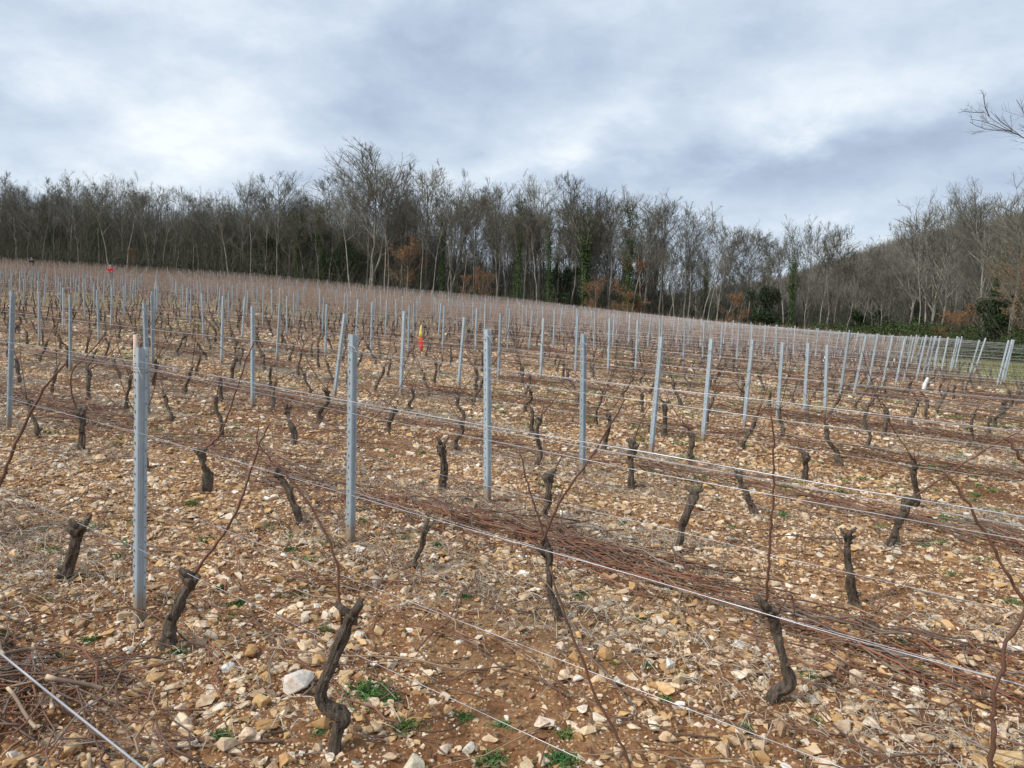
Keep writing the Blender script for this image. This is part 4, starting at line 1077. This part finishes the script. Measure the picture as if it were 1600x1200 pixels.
# ------------------------------------------------------------------ trees
def child_branches(P, L, per, s0, s1, ang, lscale, rnd, npts, up=.35, wig=.05, first_level=False):
    """spawn `per` branches on every parent polyline P (M,N,3)"""
    M, N, _ = P.shape; m = M * per
    par = np.repeat(np.arange(M), per); s = rnd.uniform(s0, s1, m)
    f = s * (N - 1); i = np.minimum(f.astype(int), N - 2); w = (f - i)[:, None]
    st = P[par, i] * (1 - w) + P[par, i + 1] * w
    T = P[par, i + 1] - P[par, i]; T /= np.linalg.norm(T, axis=1, keepdims=True) + 1e-9
    rv = rnd.normal(size=(m, 3)); pr = np.cross(T, rv); pr /= np.linalg.norm(pr, axis=1, keepdims=True) + 1e-9
    a = np.radians(rnd.normal(ang, ang * .25, m))[:, None]
    d = T * np.cos(a) + pr * np.sin(a)
    ln = L[par] * lscale * (1.15 - .75 * (s - s0) / max(s1 - s0, .01)) * rnd.uniform(.6, 1.25, m)
    if first_level: ln = L[par] * lscale * (.45 + .62 * np.sin(math.pi * np.clip((s - s0) / (s1 - s0), 0, 1) ** .8)) * rnd.uniform(.7, 1.2, m)
    pts = [st]; cur = d
    for k in range(npts - 1):
        cur = cur + np.array([0, 0, up / (npts - 1)]) + rnd.normal(0, wig * 2.2, (m, 3)); cur /= np.linalg.norm(cur, axis=1, keepdims=True)
        pts.append(pts[-1] + cur * (ln / (npts - 1))[:, None])
    return np.stack(pts, 1), ln, s


def bare_tree(seed, H=14, stems=1, spread=.5, first=.35, lean=0., n1=15, dens=1.0, twig=.0088, r0=.16):
    r = np.random.default_rng(seed); N = 11
    tr = []
    for k in range(stems):
        a = r.uniform(0, 6.28); out = (.16 if stems > 1 else .03) * H; hh = H * (1 if k == 0 else r.uniform(.8, .97))
        z = np.linspace(0, 1, N); x = lean * H * z ** 1.3 + math.cos(a) * out * z ** 1.2 + np.cumsum(r.normal(0, .0058 * H, N)); y = math.sin(a) * out * z ** 1.2 + np.cumsum(r.normal(0, .0058 * H, N))
        x -= x[0]; y -= y[0]; tr.append(np.stack([x + math.cos(a) * .12 * (stems > 1), y, z * hh * .93 - .2], -1))
    T = np.stack(tr); zr = np.linspace(0, 1, N); R0 = r0 * H / 14 * (1.25 * np.exp(-zr * 14) + 1) * (1 - zr * .86); Rt = np.tile(R0, (stems, 1)) * (1 if stems == 1 else .72)
    tv, tf = tubes(T, Rt, 8)
    LT = np.full(stems, H)
    B1, L1, s1 = child_branches(T, LT, n1, first, .98, 30 + 14 * spread, .27 + .22 * spread, r, 8, .55, .035, True)
    R1 = (r0 * H / 14 * .38 * (1.15 - s1 * .75))[:, None] * np.linspace(1, .28, 8)[None]
    B2, L2, s2 = child_branches(B1, L1, int(7 * dens), .15, .98, 36, .52, r, 6, .30, .035)
    R2 = np.full((len(B2), 1), .020 * H / 14 + .004) * np.linspace(1, .5, 6)[None]
    B3, L3, s3 = child_branches(B2, L2, 5, .1, 1.0, 36, .60, r, 4, .2, .035)
    R3 = np.full((len(B3), 1), twig * .95) * np.linspace(1, .7, 4)[None]
    B4, L4, s4 = child_branches(B3, L3, 4, .1, 1.0, 36, .74, r, 3, .05, .04)
    R4 = np.full((len(B4), 1), twig * .55) * np.linspace(1, .6, 3)[None]
    big = merge([(tv, tf), tubes(B1[:len(B1)], R1, 5)])
    small = merge([tubes(B2, R2, 4), tubes(B3, R3, 3), tubes(B4, R4, 3)])
    return big, small, T, B1, B2


def leaf_cloud(centres, n, spread, size, seed, flat=1.0):
    r = np.random.default_rng(seed); c = centres[r.integers(0, len(centres), n)] + r.normal(0, spread, (n, 3)) * [1, 1, flat]
    return quads(c, r.uniform(.6, 1.3, n) * size, 1, .7)


TK = {}; KH = {}


def add_kind(key, seed, ivy=0, leaves=0, **kw):
    big, small, T, B1, B2 = bare_tree(seed, **kw)
    d = [('trunk', make_mesh('trunk', big[0], big[1], M_TRUNK, None, True)), ('crown', make_mesh('crown', small[0], small[1], M_TWIG))]
    r = np.random.default_rng(seed + 5)
    if ivy:
        P = []
        for s_ in T:
            m = int(3600 * ivy); k = r.uniform(.0, .72, m) ** .9 * (len(s_) - 1); i = k.astype(int); w = (k - i)[:, None]; c = s_[i] * (1 - w) + s_[np.minimum(i + 1, len(s_) - 1)] * w
            bulge = .20 + .38 * fbm(k * .9 + seed, k * 0, 2, seed); a = r.uniform(0, 6.28, m); rr = np.abs(r.normal(0, 1, m)) * bulge
            P.append(c + np.stack([np.cos(a) * rr, np.sin(a) * rr, r.normal(0, .15, m)], -1))
        sel = B1[r.integers(0, len(B1), int(900 * ivy)), r.integers(0, 4, int(900 * ivy))]; P.append(sel + r.normal(0, .2, sel.shape))
        P = np.concatenate(P); V, F = quads(P, r.uniform(.05, .12, len(P)), 1, .7)
        cA = np.array([.060, .100, .030]) * r.uniform(.5, 1.5, (len(P), 1)); d.append(('ivy', make_mesh('ivy', V, F, M_LEAF, np.repeat(cA, 4, 0))))
    if leaves:
        cen = B2.reshape(-1, 3); cen = cen[cen[:, 2] < 30]; V, F = leaf_cloud(cen, leaves, .13, .055, seed)
        n = len(V) // 4; cA = np.array([.34, .16, .065]) * r.uniform(.5, 1.4, (n, 1)); d.append(('leaves', make_mesh('leaves', V, F, M_LEAF, np.repeat(cA, 4, 0))))
    TK[key] = d; KH[key] = float(max(small[0][:, 2].max(), big[0][:, 2].max()))


for k in range(5): add_kind('tall%d' % k, 11 + k, H=14, spread=.2 + .1 * k, first=.30 + .03 * k, n1=20, r0=.12 + .012 * k)
for k in range(3): add_kind('multi%d' % k, 31 + k, H=14, stems=3, spread=.5, first=.3, n1=11, r0=.14, dens=1.0)
add_kind('spread0', 41, H=14, spread=1.0, first=.26, n1=22, r0=.17, dens=1.15); add_kind('spread1', 42, H=14, spread=.85, first=.32, n1=18, r0=.15)
for k in range(3): add_kind('ivy%d' % k, 51 + k, H=14, spread=.35, first=.42, n1=15, ivy=1.0, r0=.12)
for k in range(2): add_kind('lean%d' % k, 61 + k, H=14, spread=.5, first=.45, n1=14, lean=.28, r0=.09)
for k in range(4): add_kind('pole%d' % k, 71 + k, H=12, spread=.3, first=.42, n1=13, r0=.075, dens=.8, lean=[0, .04, -.05, .12][k])
for k in range(2): add_kind('rust%d' % k, 81 + k, H=5.5, spread=1.0, first=.12, n1=20, leaves=2500, r0=.14, dens=.8)
add_kind('oak', 91, H=9, spread=.95, first=.15, n1=22, leaves=3000, r0=.16)


def put_tree(key, x, y, h, rz, lab, group=None, name='bare_tree', fx=1.0):
    H = KH[key]; s = h / H
    root = empty(name, (x, y, float(gz(x, y)) - .1), (0, 0, rz), s)
    root.scale = (s * fx, s * fx, s)
    for nm, me in TK[key]: link(nm, me, root)
    tag(root, lab, 'tree', group)
    return root


G_TREE = 'bare trees of the wood behind the vineyard'
front = [  # px, top px, extra depth behind the field edge, kind, width factor, label
    (8, 268, 6, 'tall0', 1, 'bare tree at the far left end of the treeline'), (60, 276, 5, 'multi0', 1, 'clump-stemmed bare tree second from the left edge'), (112, 270, 6, 'tall1', 1, 'bare tree right of the clump-stemmed one at the left'),
    (152, 284, 4, 'ivy1', .9, 'ivy-wrapped tree behind the red jacketed person, to its left'), (190, 266, 6, 'spread1', .9, 'spreading bare tree directly above the red jacketed person'), (236, 286, 4, 'tall2', 1, 'bare tree right of the spreading one at the left'),
    (275, 288, 5, 'tall3', 1, 'slim bare tree in the low part of the skyline at left'), (322, 290, 4, 'multi1', .9, 'many-stemmed bare tree left of a rounded crown'), (376, 268, 4, 'spread0', .72, 'rounded bare crown rising at left of centre'),
    (432, 268, 4, 'tall4', 1.1, 'bare tree with a wispy top between two ivy trees at left'), (462, 300, 2, 'ivy0', 1, 'dark ivy tree left of the tallest bare tree'), (500, 312, 1.5, 'ivy2', 1.1, 'dark ivy tree just beside the tallest bare tree'),
    (572, 236, .5, 'multi2', 1.35, 'tallest and broadest bare tree with splayed pale stems'), (548, 248, 5, 'spread0', .9, 'broad crown behind the tallest splayed tree'), (622, 255, 3, 'tall0', 1, 'bare tree just right of the tallest splayed one'),
    (660, 250, 2, 'tall2', 1.1, 'pale straight-trunked bare tree right of the tallest'), (697, 262, .5, 'multi0', .95, 'pair of pale bent trunks above the centre of the field'), (684, 300, 2, 'ivy1', .8, 'ivy column between pale trunks near the middle'),
    (736, 285, 2, 'tall3', 1, 'bare tree above the left rust-leaved shrub'), (770, 278, 2, 'tall1', .9, 'bare tree right of the left rust-leaved shrub'), (800, 286, -.4, 'ivy2', .8, 'thin ivied tree at the middle of the wood'), (832, 272, 2, 'tall4', .9, 'upright bare tree just right of the middle'),
    (850, 310, -.4, 'ivy0', .75, 'dark ivied trunk just right of the middle'), (878, 268, 2, 'tall0', 1, 'tall bare tree left of the bright green ivy column'), (908, 292, -.4, 'ivy1', 1.15, 'bright green ivy column above the rust shrubs'), (940, 295, 2, 'tall2', .9, 'bare tree between the two green ivy columns'),
    (972, 290, -.4, 'ivy2', 1, 'second green ivy column right of the bright one'), (1000, 306, 1, 'tall3', .9, 'bare tree right of the second ivy column'), (1026, 298, 2, 'spread1', .75, 'branchy bare tree where the skyline begins to drop'), (1036, 330, .5, 'lean0', .9, 'bare tree leaning right beside the branchy one'),
    (1062, 318, 1, 'pole0', 1, 'slim pole tree left of the leaning group'), (1086, 328, 1, 'lean1', 1, 'first leaning pale trunk of the right-hand group'), (1112, 338, .5, 'pole1', 1, 'slim straight pole tree among leaning trunks'), (1122, 336, 1, 'lean0', 1.1, 'second leaning pale trunk of the right-hand group'),
    (1160, 352, 1, 'pole0', 1, 'slim pole tree left of a dark evergreen clump'), (1228, 333, -.4, 'ivy0', .8, 'lone ivied tree standing against sky right of the evergreen clump'), (1250, 338, 1, 'tall1', .7, 'bare tree just right of the lone ivied one'), (1285, 352, 0, 'pole1', .9, 'first of two pale slim trunks before the hill'),
    (1294, 345, .5, 'pole0', .9, 'second of two pale slim trunks before the hill'), (1330, 392, 1, 'multi1', .8, 'low clump-stemmed tree in front of the hill'), (1372, 400, 1, 'multi0', .8, 'second low clump-stemmed tree in front of the hill'), (1400, 405, 2, 'tall3', .8, 'small bare tree left of the large right-hand trees'),
    (1462, 290, 1, 'spread1', .9, 'large bare tree leaning left in front of the hill'), (1508, 278, 1.5, 'spread0', .85, 'large bare tree with rounded crown before the hill'), (1545, 330, 1, 'ivy1', .7, 'partly ivied tree right of the large rounded one'), (1475, 400, 0, 'pole1', .8, 'pale short trunk under the large bare tree'),
    (1352, 365, 2, 'tall1', .9, 'thin-crowned bare tree crossing the hill skyline, left one'), (1415, 338, 2.5, 'tall3', 1, 'thin-crowned bare tree crossing the hill skyline, right one'), (1435, 292, 1, 'multi1', .95, 'many-stemmed tall bare tree left of the leaning one at right'),
    (1528, 300, 1, 'tall2', 1.1, 'tall pale-trunked tree between the rounded crown and the rusty oak'), (1572, 300, .5, 'tall4', 1.1, 'knotty pale bare tree just left of the rusty oak'), (1598, 262, -1, 'spread1', .9, 'bare tree standing behind the rusty oak at the right edge')]
for n_, (u, ty_, ex, key, fx, lab) in enumerate(front):
    t_ = (u - 800) / FPX; y = float(edge_y(t_)) + ex; x = t_ * y * 1.003
    vb = pix([x, y, float(gz(x, y))])[1]; h = y * (vb - ty_) / FPX
    x += (float(gz(x, y)) - CAM_H + h * .4) * .02      # keep plumb after camera roll
    put_tree(key, x, y, h, rng.uniform(-.5, .5) + (0 if 'lean' in key else rng.uniform(0, 6)), lab, G_TREE, 'ivied_tree' if 'ivy' in key else 'bare_tree', fx * 1.08)
x, y = 24.4, 33.0; put_tree('spread0', x, y, 14.0, .6, 'big bare tree cut by the right edge, its crown highest in the photo', G_TREE, 'bare_tree', 1.3)
# rust-leaved shrubs and oak
for (u, v1, h, key, ex, lab) in [(722, 465, 3.4, 'rust0', -1.2, 'rust-leaved shrub at the middle of the wood edge, left one'), (748, 468, 4.6, 'rust1', -1, 'rust-leaved young tree right of the left shrub'), (632, 0, 7.5, 'rust1', 0, 'tall brownish-leaved young tree right of the tallest bare tree'),
                                 (925, 0, 4.8, 'rust1', -1.2, 'orange-leaved shrub under the bright green ivy column'), (975, 0, 3.4, 'rust0', -1.3, 'low orange-leaved shrub right of the ivy column'), (955, 0, 2.4, 'rust1', -1.5, 'small yellowish shrub between two orange ones'), (985, 0, 7, 'rust0', .5, 'thin brown-leaved tree behind the low orange shrub'),
                                 (1140, 0, 4.4, 'rust0', -.8, 'faint rust-leaved sapling among the leaning trunks'), (1500, 0, 4.2, 'rust1', -.5, 'rust-leaved branchy shrub under the large bare trees'), (1478, 0, 3.6, 'rust0', 0, 'left neighbour of the rust-leaved shrub at right'), (1604, 0, 8.0, 'oak', -1, 'rusty oak at the right edge still holding leaves'), (205, 0, 3.6, 'rust0', 1.0, 'brownish shrub just right of the red jacketed person')]:
    t_ = (u - 800) / FPX; y = float(edge_y(t_)) + ex; x = t_ * y
    put_tree(key, x, y, h, rng.uniform(0, 6), lab, 'rust-leaved shrubs at the edge of the wood', 'rust_leaved_tree')
# trees deeper in the wood
SKU = [u for u, *_ in front]; order = np.argsort(SKU); SU = np.array(SKU)[order]; SV = np.array([f_[1] for f_ in front])[order]
keys = ['tall0', 'tall1', 'tall2', 'tall3', 'tall4', 'multi0', 'multi1', 'spread1', 'ivy0', 'ivy1', 'pole0', 'pole1', 'multi2']
for u in np.concatenate([np.linspace(20, 1360, 60), [1395, 1420, 1540, 1570, 1600]]) + rng.uniform(-10, 10, 65):
    t_ = (u - 800) / FPX; y = float(edge_y(t_)) + rng.uniform(-.4, 1.4); x = t_ * y; vb = pix([x, y, float(gz(x, y))])[1]
    top = float(np.interp(u, SU, SV)) + rng.uniform(8, 60); h = max(y * (vb - top) / FPX, 4)
    put_tree('pole%d' % rng.integers(0, 4), x, y, h, rng.uniform(-1, 1) + (math.pi if rng.random() < .3 else 0), 'slim pale-trunked bare tree on the very edge of the wood, %s part' % ('left' if u < 530 else 'middle' if u < 1070 else 'right'), G_TREE, 'bare_tree', rng.uniform(.9, 1.3))
NB = 172; us = np.concatenate([rng.uniform(-60, 620, 88), rng.uniform(620, 1060, 48), rng.uniform(1060, 1680, NB - 136)])
for u in us:
    t_ = (u - 800) / FPX; ex = rng.uniform(2.5, 30) if u < 1060 else rng.uniform(2, 16); y = float(edge_y(t_)) + ex; x = t_ * y
    top = float(np.interp(u, [-60, 100, 300, 450, 540, 620, 700, 800, 880, 1000, 1060, 1200, 1300, 1420, 1500, 1680], [285, 285, 300, 300, 290, 290, 295, 308, 305, 330, 365, 395, 400, 405, 410, 420])) + rng.uniform(-8, 45)
    vb = pix([x, y, float(gz(x, y))])[1]; h = max(y * (vb - top) / FPX, 4)
    key = keys[rng.integers(0, len(keys))] if u < 1100 else ['tall0', 'pole0', 'pole1', 'multi0', 'tall3', 'ivy2'][rng.integers(0, 6)]
    a = 'left' if u < 530 else 'middle' if u < 1070 else 'right'
    put_tree(key, x, y, h, rng.uniform(0, 6), 'bare tree standing inside the wood behind its front trees, %s part' % a, G_TREE, 'bare_tree', rng.uniform(.8, 1.1))
# evergreen clumps
for (u, w, h, ex, lab) in [(1186, 1.7, 6.3, 0, 'dark evergreen clump right of the leaning trunks'), (535, 3.0, 6.5, 2, 'dark evergreen bush left of the tallest tree foot'), (495, 2.6, 8, 3, 'dark evergreen mass left of the tallest tree'), (420, 2.4, 6.5, 4, 'dark evergreen clump in the left part of the wood'),
                           (870, 1.8, 5.5, 2, 'low dark evergreen left of the bright ivy column'), (1335, 1.2, 4.0, 1, 'dark holly clump in front of the hill'), (1370, 1.0, 4.0, 1, 'smaller dark holly clump right of another before the hill'), (1430, .9, 3.4, 1, 'dark shrub left of the large right-hand trees'), (1560, 1.6, 5, 1, 'dark ivied shrub beside the rusty oak')]:
    t_ = (u - 800) / FPX; y = float(edge_y(t_)) + ex; x = t_ * y; r_ = np.random.default_rng(int(u)); n = 5200
    kk = 16; cen = np.column_stack([r_.normal(0, w * .36, kk), r_.normal(0, w * .36, kk), r_.uniform(.2, .85, kk) * h]); rad_ = (1 - np.abs(cen[:, 2] / h - .45) * .9) * w * .42
    pi_ = r_.integers(0, kk, n); dv = r_.normal(size=(n, 3)); dv /= np.linalg.norm(dv, axis=1, keepdims=True); c = cen[pi_] + dv * (rad_[pi_] * r_.uniform(.35, 1.1, n))[:, None] * [1, 1, 1.3]; c[:, 2] = np.abs(c[:, 2])
    V, F = quads(c, r_.uniform(.05, .12, n), 1, .6); cA = np.array([.030, .050, .020]) * r_.uniform(.5, 1.5, (n, 1))
    root = empty('evergreen_shrub', (x, y, float(gz(x, y)))); tag(root, lab, 'shrub', 'evergreen shrubs in the wood')
    link('foliage', make_mesh('foliage', V, F, M_LEAF, np.repeat(cA, 4, 0)), root)
    P = np.stack([np.tile([[0, 0, -.1]], (kk, 1)), cen * [.5, .5, .6], cen], 1); V, F = tubes(P, np.tile([[.07, .05, .02]], (kk, 1)), 5); link('stem', make_mesh('stem', V, F, M_TWIG), root)

# the depth of the wood: trunks and crowns beyond counting
n = 1900; t_ = np.concatenate([rng.uniform(-.95, -.1, 1450), rng.uniform(-.1, .25, 200), rng.uniform(.25, .85, 170)]); n = len(t_); ex = rng.uniform(8, 60, n) * np.where(t_ > .25, .5, 1); y = edge_y(t_) + ex; x = t_ * y
hh = rng.uniform(6, 10.5, n) * np.where(t_ > .2, .5, np.where(t_ > -.1, .75, 1)) * (1 + ex * .003); base = np.stack([x, y, gz(x, y) - .1], -1); parts = []
for k in range(20):
    th = rng.uniform(0, 2 * math.pi, n); sp = rng.uniform(.03, .24, n) * hh; s0 = rng.uniform(.15, .7, n)
    q0 = base + np.stack([0 * hh, 0 * hh, hh * s0], -1); e = base + np.stack([np.cos(th) * sp, np.sin(th) * sp, hh * (s0 + (1 - s0) * rng.uniform(.4, 1, n))], -1)
    mid = (q0 + e) / 2 + np.stack([np.cos(th) * sp * .25, np.sin(th) * sp * .25, -.03 * hh], -1)
    if k == 0: q0 = base; e = base + np.stack([sp * .3, 0 * sp, hh], -1); mid = (q0 + e) / 2 + rng.normal(0, .1, (n, 3))
    parts.append(tubes(np.stack([q0, mid, e], 1), np.tile([[.10, .07, .02]] if k == 0 else [[.030, .024, .012]], (n, 1)) * rng.uniform(.6, 1.2, (n, 1)), 3))
V, F = merge(parts); col = np.tile(np.repeat(np.array([.10, .098, .085]) * rng.uniform(.6, 1.3, (n, 1)), 9, 0), (20, 1))
tag(link('deep_woodland', make_mesh('deep_woodland', V, F, M_STRAW, col)), 'grey mass of trunks and twigs deep inside the wood', 'woodland', kind='stuff')

# undergrowth of the wood: brush, saplings and brambles
n = 38000; t_ = rng.uniform(-.86, .82, n); ex = rng.uniform(-.5, 24, n); y = edge_y(t_) + ex; x = t_ * y
h = rng.uniform(.8, 3.4, n) * (1 + 1.3 * (rng.random(n) < .35)) * np.where(t_ < -.12, 1.5, .85) * (.35 + .65 * np.clip((ex + .5) / 3, 0, 1))
b0 = np.stack([x, y, gz(x, y)], -1); a = rng.normal(0, .3, n); bq = rng.normal(0, .3, n)
e = b0 + np.stack([np.sin(a) * h, np.sin(bq) * h, h], -1); mid = (b0 + e) / 2 + rng.normal(0, .12, (n, 3))
parts = [tubes(np.stack([b0, mid, e], 1), np.tile([[.020, .016, .008]], (n, 1)) * rng.uniform(.6, 1.4, (n, 1)), 3)]
col = [np.repeat(np.array([.085, .085, .060]) * rng.uniform(.5, 1.5, (n, 1)), 9, 0)]
m = 2; st = mid
for k in range(m):
    dv = rng.normal(0, .45, (n, 3)) * h[:, None] * .5; dv[:, 2] = np.abs(dv[:, 2]) + .1
    parts.append(tubes(np.stack([st, st + dv * .5 + rng.normal(0, .05, (n, 3)), st + dv], 1), np.tile([[.012, .010, .006]], (n, 1)), 3)); col.append(np.repeat(np.array([.10, .098, .072]) * rng.uniform(.5, 1.5, (n, 1)), 9, 0))
V, F = merge(parts); tag(link('undergrowth', make_mesh('undergrowth', V, F, M_STRAW, np.concatenate(col))), 'tangled dark brush and saplings at the foot of the wood', 'undergrowth', kind='stuff')


def leaf_bank(name, n, t0, t1, e0, e1, hmax, size, colr, lab, s=5):
    t_ = rng.uniform(t0, t1, n); ex = rng.uniform(e0, e1, n); y = edge_y(t_) + ex; x = t_ * y
    hm = hmax * (.25 + 1.2 * fbm(x * .5, y * .5, 3, s)) * np.clip((ex - e0 + .4) / 1.5, .15, 1)
    z = gz(x, y) + hm * rng.uniform(0, 1, n) ** .6
    V, F = quads(np.stack([x, y, z], -1), rng.uniform(.6, 1.4, n) * size, 1, .6); cA = np.array(colr) * rng.uniform(.5, 1.5, (n, 1))
    tag(link(name, make_mesh(name, V, F, M_LEAF, np.repeat(cA, 4, 0))), lab, 'brambles', kind='stuff')


leaf_bank('brambles', 80000, .40, .92, -3, 4, 2.5, .065, (.060, .085, .030), 'low bank of green brambles below the wood at the right')
leaf_bank('hedge_bank', 60000, -.9, -.25, -.5, 9, 2.0, .085, (.048, .058, .030), 'dark green and brown undergrowth bank below the wood at the left', 6)
leaf_bank('low_brambles', 34000, -.25, .45, -.5, 6, .9, .07, (.055, .056, .030), 'low dark bramble layer below the middle of the wood', 7)
